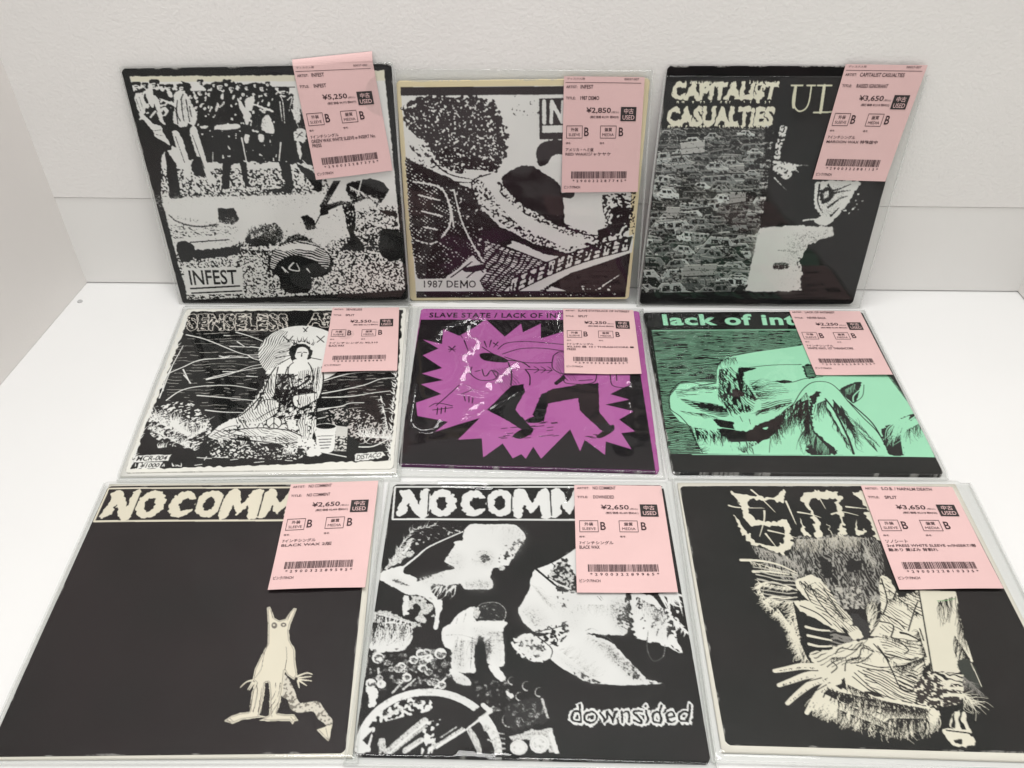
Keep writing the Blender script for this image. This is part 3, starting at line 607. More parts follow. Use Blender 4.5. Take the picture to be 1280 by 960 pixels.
    A.hatch(body & A.m_poly('560,330 700,330 690,520 520,540'), 1.25, 8, 0.30, INK, 3, 61, 0.25); A.hatch(body & A.m_poly('780,320 880,300 870,450 860,600 780,600'), 1.45, 8, 0.28, INK, 3, 62, 0.3); A.hatch(body & A.m_poly('400,560 780,560 780,640 420,630'), 0.5, 9, 0.26, INK, 4, 63, 0.3)
    A.hatch(pan & ~A.grow(body, 3) & A.m_poly('200,160 620,150 600,480 240,470'), 0.02, 17, 0.10, (0.5, 0.48, 0.45), 3, 64, 0.55); A.hatch(pan & A.m_poly('890,330 1180,320 1170,480 890,490'), -0.05, 17, 0.10, (0.5, 0.48, 0.45), 3, 65, 0.55)
    A.fur('190,640 260,632', 6, -24, 10, 4, WH, 0.2)
    A.poly('104,670 250,668 236,694 92,698', WH, rough=2); A.text('MCR-004', (112, 673, 240, 671, 228, 691, 102, 694), INK, 0.02)
    A.poly('116,701 214,698 202,723 106,725', WH, rough=2); A.text('¥1000', (126, 703, 206, 702, 196, 720, 116, 722), INK, 0.02)
    A.poly('1024,664 1140,654 1146,668 1132,680 1022,694', WH, rough=3); A.text('DISTACO', (1032, 668, 1136, 658, 1128, 676, 1028, 690), INK, 0.015)
    return A.result()

def art_burst():
    PU = (0.36, 0.088, 0.285); PB = (0.395, 0.11, 0.325); IK = (0.008, 0.006, 0.0075)
    A = Print(Q5, PU, 5); A.view(480, 370, 3.556)
    A.poly('165,55 1135,60 1135,106 165,106', (0.40, 0.10, 0.33))
    A.text('SLAVE STATE / LACK OF INTEREST', (203, 74, 910, 76, 910, 99, 200, 97), IK, 0.03, 1.16)
    A.poly('164,106 1108,106 1138,350 1206,780 62,748 110,400', IK)
    A.poly('62,742 1206,772 1206,782 62,750', (0.08, 0.012, 0.07))
    A.poly('172,195 255,216 262,150 330,180 400,140 446,104 530,184 602,124 610,164 690,124 690,192 790,160 1090,176 1090,400 1062,410 1000,440 1086,464 978,486 1106,516 1040,552 1112,604 1050,612 1096,682 980,648 976,706 885,640 864,690 820,594 690,722 655,670 622,722 602,702 564,720 520,656 434,716 428,634 324,640 420,545 330,572 224,606 280,562 148,536 142,478 252,440 164,396 260,378 168,348 256,324 172,266 240,236', PB)
    A.poly('560,402 612,394 618,430 574,508 640,578 656,602 602,594 520,545 450,510 520,440', IK, rough=2); A.blob('564,624 600,596 640,588 656,592 646,614 600,636', IK)
    A.poly('688,442 742,416 850,398 946,390 952,520 1002,580 962,602 862,512 856,456 722,480 702,560 650,530', IK, rough=2); A.blob('624,552 680,534 692,562 640,566', IK); A.blob('938,626 984,590 1014,574 1016,600 962,632', IK)
    A.lines('500,240 540,212 640,206 800,220;520,262 600,238 700,236 800,250;430,230 480,262 540,290;620,330 740,335;530,275 620,300 740,300;745,270 770,252 800,256;745,270 740,320 770,345 800,350', 4, IK)
    A.blob('420,262 470,258 540,286 530,300 440,290', IK); A.lines('440,205 450,232;470,200 462,230;480,212 500,226;500,208 480,232;285,228 312,250;312,226 286,252;284,240 316,240;320,150 345,190;352,200 370,250', 5, IK, 2.5)
    A.lines('385,320 380,350 420,378 480,376 500,350 480,335;400,340 420,335;450,360 470,335 490,362;330,400 270,455 230,490;390,420 340,440;430,330 440,360 460,350', 4, IK)
    A.lines('200,495 235,480 300,492;215,510 300,500;235,500 232,530;252,500 250,526;270,496 268,520;350,445 356,470;372,450 372,476;390,455 386,480', 4, IK)
    A.lines('790,360 800,390 880,395 930,385 940,350;1000,350 1010,400 1060,412;750,390 800,350;1030,350 1030,380;860,380 920,376', 4, IK); A.poly('748,395 790,352 800,372 760,400', IK)
    A.blob('560,300 600,296 620,330 600,380 560,400 540,360', PB); A.lines('545,300 560,350 556,400;620,330 640,360 640,400;540,290 600,296 640,320', 5, IK); A.hatch(A.m_poly('760,256 800,256 860,330 850,380 790,380 756,320'), 1.2, 9, 0.22, IK, 3, 15); A.hatch(A.m_poly('470,330 560,320 600,390 520,430'), 0.9, 9, 0.2, IK, 3, 16)
    A.lines('660,318 680,332 660,346;690,318 710,332 690,346;720,318 738,332 720,346', 3, IK)
    for k in range(26):
        x, y = 500 + A.rg.random() * 270, 565 + A.rg.random() * 70; A.line([(x, y), (x + 26, y - 3)], 3.5, IK)
    for k in range(7):
        x, y = 880 + A.rg.random() * 80, 612 + A.rg.random() * 20; A.line([(x, y), (x + 24, y + 2)], 3.5, IK)
    return A.result()

def art_green():
    GR = (0.335, 0.70, 0.475); IK = (0.007, 0.0075, 0.007)
    A = Print(Q6, IK, 6); A.view(790, 370, 3.2)
    A.text('lack of interest', (118, 72, 920, 72, 930, 117, 126, 118), GR, 0.034, 1.10)
    bgm = A.m_poly('80,138 900,134 1140,470 1212,640 150,628')
    A.hatch(bgm, 0.0, 7.5, 0.42, (0.20, 0.42, 0.28), 2.5, 9, 0.25)
    A.poly('80,136 800,132 800,137 80,141', (0.2, 0.42, 0.28))
    A.poly('370,246 440,232 540,216 700,192 720,140 880,134 1138,470 1212,642 300,630 238,520 190,500 156,458 150,402 190,352 260,344 336,346 336,286', GR)
    A.poly('236,520 330,520 300,628 275,628', GR)
    F = lambda: A.view(820, 420, 6.0); F()
    # crossed arms
    A.lines('450,250 470,200 540,160 620,140 760,115 1080,70', 5, IK); A.blob('612,240 690,236 740,240 690,262 650,280 640,330 612,320', IK, 3); A.lines('690,236 870,218 1080,214', 5, IK)
    A.lines('330,362 200,342 130,390 104,440 106,540 180,600 250,680', 6, IK); A.lines('320,372 440,352', 10, IK)
    sh = A.m_poly('470,250 560,230 650,330 740,460 720,560 600,590 520,540 470,440'); A.speck(sh, 0.42, IK, 5.5, 30, -0.35, seed=91); A.hatch(sh, 1.15, 9, 0.32, IK, 5, 31)
    A.blob('560,400 640,420 650,450 600,460 560,440', (0.03, 0.02, 0.02), 6); A.fur('610,260 640,420 740,480', 40, -10, 60, 7, IK, 0.6); A.fur('470,250 460,440 560,580', 40, 50, 70, 5, IK, 0.3)
    A.hatch(A.m_poly('690,320 900,340 1000,420 760,480 690,420'), 0.05, 11, 0.22, IK, 3, 32, 0.3); A.blob('880,340 940,330 1010,340 940,352', IK, 3)
    m = A.m_poly('180,470 300,490 480,520 540,590 460,600 300,545', True); A.hatch(m, 0.12, 8, 0.65, IK, 2, 33); A.blob('260,500 380,505 500,530 520,560 380,550', IK, 6)
    A.hatch(A.m_poly('140,400 430,380 440,420 160,460'), 0.02, 11, 0.25, IK, 3, 34, 0.35)
    A.blob('420,620 500,630 590,650 600,720 700,700 740,670 860,620 900,600 960,590 870,740 720,740 600,720 480,680', IK, 4); A.blob('600,590 690,580 730,650 650,725 580,690', GR, 4); A.lines('620,600 640,640;690,620 700,660', 4, IK)
    A.blob('460,690 700,720 870,740 820,770 700,830 640,870 560,800', IK, 5); A.fur('290,690 520,720 700,800', 30, 120, 80, 10, IK, 0.2); A.fur('480,800 740,790', 30, 70, 50, 8, GR, 0.2); A.fur('300,700 440,700', 60, 70, 14, 9, GR, 0.2)
    A.lines('410,600 600,640;440,680 590,700;740,600 900,520 1000,500;760,640 900,580 980,550', 8, GR, 4); A.lines('740,590 880,525 1010,500', 7, IK); A.hatch(A.m_poly('780,500 1010,470 1000,510 780,590'), -0.25, 9, 0.4, IK, 2, 35)
    A.blob('790,690 830,680 815,700', GR); A.lines('250,680 300,790 345,875', 6, IK); A.lines('850,740 840,870', 4, IK)
    # knees
    A.view(980, 440, 6.4)
    A.lines('-20,500 60,420 130,310 200,250 280,235 360,250 430,305 500,390 620,520 740,640 840,812', 6, IK, 8); A.lines('500,390 560,440 700,570 800,740 830,810', 12, IK, 8)
    A.blob('200,380 240,320 282,318 260,370 220,440 210,540 230,620 330,720 410,812 180,812 190,700 180,560', IK, 6); A.fur('190,480 200,620 350,780', -10, 120, 50, 4, (0.2, 0.42, 0.28), 0.2)
    A.fur('90,420 180,380 190,620', -50, 220, 80, 8, IK, 0.12); A.fur('20,520 140,470', -40, 160, 30, 5, IK, 0.15)
    A.lines('320,372 400,480 500,680 545,812', 12, IK, 16); A.fur('380,380 520,560', 60, 150, 60, 9, IK, 0.15); A.fur('320,430 500,740', 40, 80, 50, 7, IK, 0.2); A.fur('440,420 560,700', 80, 150, 40, 6, IK, 0.15)
    A.blob('436,302 520,256 590,234 605,262 560,400 520,392', IK, 3); A.lines('545,395 548,350 600,300', 8, GR); A.lines('632,262 620,350 560,400', 5, IK); A.fur('480,300 570,250', 6, 60, 20, 3, (0.2, 0.42, 0.28), 0.2)
    A.blob('770,650 800,600 880,560 940,520 1050,486 1060,520 980,560 940,620 930,700 950,815 830,812', IK, 4); A.fur('880,560 1000,510', -90, 200, 40, 9, GR, 0.15); A.lines('1050,510 960,580 935,680 950,812', 9, GR); A.fur('980,620 1100,560', -20, 120, 26, 4, IK, 0.4)
    A.blob('140,112 250,105 256,185 180,210', IK, 4); A.hatch(A.m_poly('150,112 250,112 256,190 180,205'), 0.1, 7, 0.4, (0.2, 0.42, 0.28), 2); A.lines('-10,245 60,240 160,212 300,196', 6, IK)
    A.view(820, 420, 6.0)
    A.fur('240,690 340,870', 70, -10, 26, 4, IK, 0.3); A.fur('900,600 1000,520 1080,470', -30, 200, 46, 5, IK, 0.1); A.fur('860,760 960,620', 20, 110, 36, 4, IK, 0.15)
    A.fur('150,420 300,380 440,390', 110, 12, 30, 4, IK, 0.12); A.fur('180,560 300,580 420,600', 90, 26, 30, 4, IK, 0.12); A.fur('700,360 760,470', 150, -20, 36, 4, IK, 0.12); A.fur('760,560 1000,500', -60, 40, 40, 5, IK, 0.2)
    A.fur('470,200 520,170 600,160', 14, 60, 22, 4, IK, 0.3)
    A.view(980, 440, 6.4)
    A.fur('240,420 330,380', -10, 150, 30, 4, IK, 0.12); A.fur('560,560 760,760', -60, -50, 40, 4, IK, 0.2); A.fur('40,460 170,320', 20, 90, 30, 4, IK, 0.2); A.fur('600,640 740,800', -70, -90, 30, 5, IK, 0.15)
    A.view(790, 370, 3.2)
    A.poly('150,628 1205,640 1260,720 160,720', IK); A.line('240,632 1205,641', 3, GR, smooth=False)
    A.lines('1138,470 1212,640', 3, IK)
    return A.result()

BANNER = ['178,62 216,58 244,104 250,60 274,58 268,142 236,142 208,100 204,128 196,136 170,138 186,84',
          None,
          None,
          None,
          '548,62 580,56 604,98 626,60 656,58 668,142 636,144 626,106 602,136 578,104 572,142 544,142',
          '668,62 696,56 722,98 742,60 776,58 788,142 756,144 746,106 724,136 700,104 694,142 664,142']
def banner(A, CR, IK):
    A.poly('150,38 1040,42 1050,158 140,152', IK); A.lines('166,47 1035,50', 5, CR); A.lines('160,152 1040,156', 6, CR); A.lines('166,47 158,152', 5, CR)
    for t in BANNER:
        if t: A.blob(t, CR, 4, 9)
    A.im[A.rough(A.m_ell(416, 101, 40, 42) & ~A.m_ell(424, 101, 17, 20) & ~A.m_poly('424,88 462,84 462,118 424,116'), 4, 9, 6)] = CR
    for x in (316, 502):
        A.im[A.rough(A.m_ell(x, 100, 45, 43), 5, 9, 6)] = CR; A.im[A.rough(A.m_ell(x - 2, 100, 17, 22), 4, 8, 7)] = IK
    A.lines('274,62 270,136;362,62 370,140;540,62 538,140;663,62 668,140;458,66 462,140', 4, IK)

def art_creature():
    CR = (0.70, 0.65, 0.53); IK = (0.013, 0.009, 0.010)
    A = Print(Q7, IK, 7); A.view(0, 590, 2.594)
    Hb = homography([(166, 47), (745, 48), (748, 152), (158, 152)], [(352, 52), (945, 49), (913, 151), (306, 156)])
    def pre(p):
        q = Hb @ np.array([p[0], p[1], 1.0]); return q[:2] / q[2]
    A.pre = pre; banner(A, CR, IK); A.pre = None
    A.view(280, 740, 5.05); D = (0.16, 0.14, 0.12)
    T = A.m_poly('366,520 396,520 440,600 470,680 500,690 590,680 625,720 660,770 682,800 676,850 655,932 600,880 584,862 640,842 630,820 590,790 560,745 470,752 420,730 400,670 362,640', True); A.im[T] = (0.62, 0.58, 0.50); A.speck(T, 0.32, (0.2, 0.18, 0.15), 6, seed=95)
    A.poly('584,862 682,826 656,934', CR); A.lines('600,866 655,925;640,850 656,920', 3, D)
    B = A.m_poly('272,84 290,78 304,110 318,150 350,166 388,156 420,110 440,88 458,90 440,140 420,180 408,230 414,290 446,350 450,440 462,510 440,540 400,512 382,480 376,540 366,620 334,756 380,764 440,764 466,800 440,806 430,826 412,802 290,806 222,804 250,790 284,770 290,640 282,556 258,560 250,650 220,770 276,780 200,786 110,798 50,822 2,808 40,776 100,756 160,748 176,620 206,560 180,540 196,470 240,380 276,310 278,200')
    A.im[A.rough(B, 1.2, 12)] = CR; A.im[A.grow(~B, 2) & B & (vnoise(9, seed=3) > 0.25)] = CR; A.im[B & ~A.rough(B, 0, 8) ] = CR
    E1 = A.grow(~B, 4) & B; A.im[E1 & ~A.grow(~B, 2)] = (0.30, 0.27, 0.22)
    A.lines('178,545 140,556 104,590;180,556 150,604;190,560 160,606;200,560 186,596;460,520 520,498 556,506;470,530 550,520;470,540 552,548;470,545 520,578;465,548 474,592', 12, CR, 5)
    A.lines('282,560 268,552 254,560;276,310 250,390 236,470 196,530;384,480 396,400 392,330;300,100 306,150;418,120 400,165;240,700 232,760;300,700 300,780;36,790 60,812;22,800 40,818;420,780 436,802', 4, D, 2.5)
    A.hatch(B & A.m_poly('180,570 260,570 230,750 160,750'), 1.45, 11, 0.18, D, 3, 12, 0.3); A.hatch(B & A.m_poly('285,560 375,560 340,760 285,760'), 1.7, 11, 0.18, D, 3, 13, 0.3)
    A.ell(318, 196, 18, 20, D); A.ell(316, 194, 7, 7, CR); A.ell(376, 192, 18, 14, D); A.ell(376, 192, 7, 5, CR)
    return A.result()

def art_wheel():
    WH = (0.70, 0.70, 0.69)
    A = Print(Q8, INK, 8); A.view(430, 590, 2.5936)
    banner(A, WH, INK)
    G = (0.20, 0.20, 0.195); G2 = (0.42, 0.42, 0.40)
    # big pale profile and machinery behind it
    A.view(440, 640, 5.818)
    A.fur('270,400 340,260 440,130 600,95', 40, -40, 60, 9, G2, 0.5); A.fur('280,390 420,250', 30, -70, 26, 14, WH, 0.4); A.lines('370,400 470,320 540,260 640,210 800,140', 14, WH, 7); A.blob('240,420 330,300 440,180 430,220 360,300 420,270 460,300 380,330', G2, 8); A.speck(A.m_poly('440,100 800,90 780,150 460,240'), 0.10, G2, 8, 6, seed=101)
    A.blob('200,480 220,430 300,400 370,390 372,440 420,452 470,480 474,500 560,470 640,430 740,406 668,360 680,330 740,240 730,215 780,206 796,200 800,150 840,92 960,86 1150,88 1220,130 1248,186 1200,260 1150,340 1100,400 1020,400 996,460 1010,500 1004,546 940,556 820,556 780,520 700,540 600,580 640,620 652,680 630,740 620,830 590,834 600,700 560,640 480,600 400,590 300,540', WH, 2)
    A.speck(A.m_poly('1100,240 1250,170 1200,330 1080,440 1010,430'), 0.30, INK, 9, seed=102)
    A.blob('925,312 960,300 996,330 980,360 930,356', INK, 5); A.blob('300,480 360,505 420,530 380,530 310,505', INK, 3); A.ell(1078, 404, 24, 20, G2)
    A.blob('580,520 700,530 780,520 740,570 660,640 580,580', INK, 4); A.fur('600,540 780,530', -60, 110, 14, 8, WH, 0.15)
    A.blob('370,620 400,600 420,640 400,740 372,745', WH, 6); A.speck(A.m_poly('400,600 600,620 590,830 420,830'), 0.28, G2, 18, seed=103)
    A.fur('1000,100 1200,110 1240,180', -20, 60, 30, 4, G2, 0.4); A.fur('700,330 740,240', 40, 20, 14, 4, G2, 0.3); A.fur('480,480 740,410', 40, 50, 30, 4, G2, 0.3); A.fur('820,540 1000,540', 20, -50, 30, 4, G2, 0.3); A.fur('860,330 900,360', 20, 40, 14, 4, G2, 0.8); A.lines('700,360 740,372 770,366;690,385 730,398;900,290 940,280 990,290', 5, G, 2)
    # seated child, head in hands
    A.poly('655,935 670,880 700,820 740,760 800,710 870,690 880,770 930,815 1020,835 1084,790 1078,860 1062,945 960,965 820,950', WH, True, 2)
    A.blob('900,690 940,662 1040,656 1098,700 1102,760 1060,815 990,812 920,795 896,750', (0.045, 0.045, 0.045), 2); A.line('900,690 940,660 1040,654 1100,698 1104,760 1064,818', 5, G2); A.speck(A.m_ell(1000, 735, 95, 70), 0.12, G, 8, 5); A.blob('866,700 910,690 912,760 880,770', G2, 5)
    A.lines('670,930 760,890 880,905 930,940;880,790 930,825 1010,840;900,850 960,870 1040,860;940,900 1000,905 1060,880;760,770 740,840;820,730 800,800', 6, G); A.blob('880,800 930,790 960,815 910,840', WH, 2); A.blob('1040,815 1090,780 1095,820 1060,850', WH, 2); A.fur('700,850 860,870', 20, 40, 20, 5, G2, 0.5); A.ell(728, 860, 8, 8, G)
    # pleated roll at left
    A.blob('170,715 270,715 380,770 470,800 440,850 400,940 140,940 150,800', G2, 4); A.fur('200,740 440,810', -40, 170, 60, 9, WH, 0.08); A.fur('180,740 430,810', -40, 160, 40, 6, INK, 0.08)
    A.view(440, 780, 4.571)
    A.blob('110,0 330,0 300,140 105,138', WH, 4); A.fur('120,-10 330,0', -22, 130, 46, 5, INK, 0.08); A.fur('160,0 320,0', -22, 130, 30, 4, G2, 0.08)
    A.blob('540,0 860,-20 850,40 860,220 800,234 760,210 750,120 700,60 690,200 694,270 600,268 560,240 560,150 516,110', WH, 1.5); A.fur('580,90 690,90', -10, 150, 30, 5, G2, 0.12); A.fur('760,40 850,40', 4, 150, 22, 5, G2, 0.12)
    A.lines('720,110 716,60;530,60 620,60 720,90;745,120 790,60;600,70 580,150;850,40 790,50;680,70 670,250;620,80 612,240', 4, G)
    A.blob('712,70 740,80 750,200 700,210', INK, 3); A.blob('552,250 620,280 668,320 664,346 610,340 570,310', WH, 2); A.blob('770,235 820,240 866,296 850,322 806,296', WH, 2); A.line('470,360 556,280', 12, WH, 8)
    # flowers and rubble
    A.speck(A.m_poly('100,140 380,130 560,150 560,300 380,360 100,380'), 0.20, G, 11, seed=104)
    for k in range(26):
        x, y = 90 + 460 * A.rg.random(), 160 + 190 * A.rg.random(); r = 10 + 18 * A.rg.random()
        A.ell(x, y, r, r * 0.9, G2 if k % 3 else WH); A.ell(x + 2, y + 2, r * 0.62, r * 0.55, G); A.lines(f'{x-r},{y-2} {x},{y-r*.4} {x+r*.8},{y}', 3, INK)
    for x, y, r in ((390, 165, 28), (436, 192, 24), (500, 165, 34), (402, 250, 24), (110, 335, 30), (168, 340, 26), (120, 385, 30), (150, 190, 34)):
        A.ell(x, y, r, r * 0.9, WH); A.im[A.m_ell(x + 4, y + 3, r * 0.8, r * 0.7) & (vnoise(9, seed=int(x)) > 0.45)] = G
    A.lines('230,390 300,310;290,370 360,310;150,250 155,300', 14, G2, 8)
    A.blob('90,360 130,360 140,440 100,470', WH, 6)
    # rim of the wheel, spokes, tools
    ang = np.linspace(math.pi * 1.02, math.pi * 2.02, 40)
    A.line([(430 + 395 * math.cos(t), 735 + 350 * math.sin(t)) for t in ang], 44, WH)
    A.speck(A.m_line([(430 + 395 * math.cos(t), 735 + 350 * math.sin(t)) for t in ang], 44), 0.08, G2, 7, seed=105)
    A.line([(430 + 290 * math.cos(t), 745 + 240 * math.sin(t)) for t in np.linspace(math.pi * 1.75, math.pi * 2.0, 12)], 26, G2)
    A.poly('60,590 128,585 96,730 22,738', WH, rough=3); A.poly('60,660 120,600 90,690', INK)
    A.speck(A.m_poly('100,540 180,470 330,420 440,430 440,490 280,530 110,570', True), 0.36, WH, 9, seed=106); A.fur('150,540 400,430', 30, -20, 40, 6, G2, 0.8)
    A.line('200,730 300,640 410,550', 40, G2, 44); A.line('214,736 320,640 420,560', 10, WH, 14); A.line('230,730 330,650 420,580', 14, G2); A.line('215,650 340,570', 10, INK); A.line('300,720 390,660', 34, G2); A.line('320,716 380,676', 8, WH)
    A.line('470,690 620,590 790,480', 46, G2, 40); A.line('480,700 640,600 790,494', 14, WH, 10); A.line('480,664 760,478', 26, INK); A.poly('600,560 760,440 800,460 640,600', INK); A.line('740,460 780,495', 26, WH); A.lines('500,645 590,585', 8, G2)
    A.speck(A.m_poly('400,560 500,540 450,740 390,740'), 0.45, WH, 8, 12, seed=107); A.line('730,540 790,630 830,735', 34, WH, 30); A.speck(A.m_poly('720,540 800,600 840,740 790,740'), 0.3, G2, 8, seed=108); A.line('660,610 720,735', 22, G2, 18)
    A.blob('150,660 190,650 180,730 150,735', G2, 5)
    A.speck(A.m_poly('650,330 880,300 900,480 800,500 700,420'), 0.16, G, 10, seed=109)
    for x, y, r in ((990, 350, 26), (1062, 385, 26), (905, 320, 22), (950, 410, 24), (890, 545, 40)):
        A.line([(x + r * math.cos(t), y + r * math.sin(t)) for t in np.linspace(1.6, 4.9, 12)], 9, G2, 3)
    A.blob('870,380 890,385 912,405 900,420 876,400', WH, 2)
    A.blob('860,480 960,430 1080,415 1108,530 1040,570 900,600', (0.05, 0.05, 0.05), 4); A.speck(A.m_poly('880,460 1090,430 1100,560 900,590'), 0.28, G, 13, seed=110)
    A.line('1075,425 1108,530', 14, G2); A.lines('960,500 1020,480 1040,540 980,560 955,530', 6, G)
    A.poly('880,640 1000,600 1130,590 1172,735 1110,735 1080,650 900,660', G2, rough=3); A.poly('1130,600 1172,735 1150,735 1110,620', WH)
    for x, y, rx, ry in ((942, 702, 50, 42), (1060, 682, 56, 52)):
        A.ell(x, y, rx, ry, WH); A.line([(x + rx * .8 * math.cos(t), y + ry * .8 * math.sin(t)) for t in np.linspace(0, 6.3, 20)], 5, G2); A.speck(A.m_ell(x, y, rx * .6, ry * .6), 0.4, G2, 8, seed=int(x))
    A.hatch(A.m_poly('800,600 860,600 870,740 830,740'), 0.1, 12, 0.3, G2, 2)
    A.poly('20,738 1260,744 1260,760 20,756', INK)
    # pale faces at right
    A.view(620, 680, 4.0)
    A.blob('186,124 270,90 400,10 520,-20 660,0 700,230 840,330 850,480 920,540 850,510 740,475 680,456 560,450 440,446 560,470 640,560 720,640 820,692 500,694 380,650 260,568 272,530 200,470 260,440 190,434 130,390 100,330 150,240', WH, 2, 12)
    A.poly('440,440 600,452 690,440 760,480 830,490 930,545 960,700 830,694 740,670 660,570 560,480', INK, rough=4); A.blob('664,230 700,240 780,260 840,340 850,480 920,540 830,500 730,475 660,430', WH, 4); A.lines('755,430 750,520 780,580 830,560 840,500', 5, G)
    A.blob('650,230 672,240 664,300 680,430 700,460 640,450 660,400 610,370 640,340', INK, 8); A.speck(A.m_poly('590,320 660,300 660,430 600,400'), 0.4, INK, 7, seed=111)
    A.poly('780,240 960,240 960,480 900,460 850,380 830,310', INK, rough=6); A.fur('800,250 900,240', 60, 110, 16, 14, WH, 0.3); A.fur('850,340 950,440', 20, 40, 20, 10, WH, 0.8); A.blob('850,480 880,450 925,540', WH, 4)
    A.speck(A.m_poly('840,320 920,330 900,480 850,420'), 0.35, WH, 9, seed=112); A.lines('500,258 520,280;512,254 528,274', 4, G)
    m = A.blob('250,150 330,64 360,100 410,200 400,240 350,240 280,190', (0.05, 0.05, 0.05), 6); A.speck(m, 0.34, G2, 7, seed=113); A.lines('190,120 250,170 300,210 350,230', 12, INK, 8); A.lines('260,170 310,200 366,222', 6, WH); A.speck(A.m_poly('290,210 360,240 340,340 300,290'), 0.35, INK, 8, seed=114)
    A.lines('190,120 290,80 400,10', 7, INK); A.lines('270,90 290,110', 4, INK)
    A.blob('68,490 120,450 190,450 270,510 262,560 210,582 120,560', WH, 4); A.speck(A.m_poly('70,480 200,450 270,540 150,580'), 0.26, INK, 7, seed=115); A.lines('190,434 270,420 340,400;200,460 270,520 262,570;270,440 300,480 260,500;96,330 130,400', 7, INK, 4)
    A.speck(A.m_poly('200,420 350,380 360,440 300,510 230,480'), 0.36, INK, 7, seed=116); A.speck(A.m_poly('380,620 520,690 480,694 380,650'), 0.4, INK, 8, seed=117); A.speck(A.m_poly('640,560 820,692 700,694 600,600'), 0.30, INK, 8, seed=118)
    A.fur('170,200 260,300', 60, 50, 40, 4, G2, 0.3); A.fur('120,330 200,420', 50, -20, 30, 4, G2, 0.4); A.fur('400,300 640,300', 10, 70, 40, 4, G2, 0.4); A.fur('300,520 480,660', 60, -40, 50, 4, G2, 0.3); A.fur('560,500 720,640', -50, 50, 50, 4, G2, 0.3); A.fur('700,260 820,330', 20, 90, 40, 5, G, 0.2); A.fur('450,450 600,560', -30, 40, 30, 4, G2, 0.3)
    A.speck(A.m_poly('690,260 850,330 850,480 720,450'), 0.10, INK, 6, 12, seed=119); A.lines('440,430 470,418 500,430;520,452 560,470 600,520', 5, G, 2)
    A.view(440, 640, 5.818)
    A.shade('700,330 760,280 820,340 780,430 720,400', (0.34, 0.34, 0.33), 10, 0.55); A.shade('900,280 1010,280 1030,380 960,400 900,350', (0.3, 0.3, 0.29), 9, 0.6); A.shade('1080,120 1230,140 1220,250 1120,330', (0.4, 0.4, 0.39), 16, 0.6); A.shade('480,480 700,440 760,520 600,560', (0.42, 0.42, 0.41), 12, 0.5); A.shade('820,500 1000,480 1000,560 840,560', (0.3, 0.3, 0.29), 10, 0.6)
    A.shade('250,430 370,470 420,560 300,520', (0.4, 0.4, 0.39), 8, 0.5); A.shade('690,870 800,790 830,880 720,930', (0.45, 0.45, 0.44), 9, 0.5); A.shade('860,830 1060,860 1040,930 900,930', (0.36, 0.36, 0.35), 8, 0.6)
    A.view(440, 780, 4.571)
    A.shade('560,150 620,120 640,250 590,260', (0.3, 0.3, 0.29), 7, 0.6); A.shade('780,60 840,60 850,200 800,220', (0.4, 0.4, 0.39), 7, 0.6); A.shade('560,290 640,300 660,340 600,336', (0.3, 0.3, 0.29), 5, 0.6); A.shade('690,90 780,100 770,210 710,210', INK, 6, 0.7)
    A.view(620, 680, 4.0)
    A.shade('110,330 200,300 260,400 190,430 140,390', (0.36, 0.36, 0.35), 12, 0.55); A.shade('300,240 420,260 420,420 330,420', (0.42, 0.42, 0.41), 16, 0.5); A.shade('560,280 660,280 660,440 580,420', (0.25, 0.25, 0.24), 12, 0.6); A.shade('480,470 560,500 700,640 780,690 660,660 560,560', (0.22, 0.22, 0.21), 10, 0.7); A.shade('280,540 420,620 520,690 400,660', (0.3, 0.3, 0.29), 9, 0.6); A.shade('740,300 850,360 850,470 760,440', (0.4, 0.4, 0.39), 12, 0.5); A.shade('90,470 190,460 240,560 140,560', (0.36, 0.36, 0.35), 9, 0.5)
    A.view(430, 590, 2.5936); body = A.m_poly('0,160 1300,160 1300,1000 0,1000')
    soft_ = A.im.copy(); A.grain(1, 0.8, 2.8, INK, WH, 3.2, body)
    A.im[body] = A.im[body] * 0.72 + soft_[body] * 0.28
    A.view(620, 680, 4.0)
    # outlined hand lettering
    T = A.m_text('downsided', (362, 800, 962, 800, 958, 892, 362, 888), -0.012, 1.0); T = A.rough(T, 5, 18, 9); A.im[A.rough(A.grow(T, 7), 3, 6, 4)] = WH; A.im[A.grow(T, 1)] = INK
    return A.result()

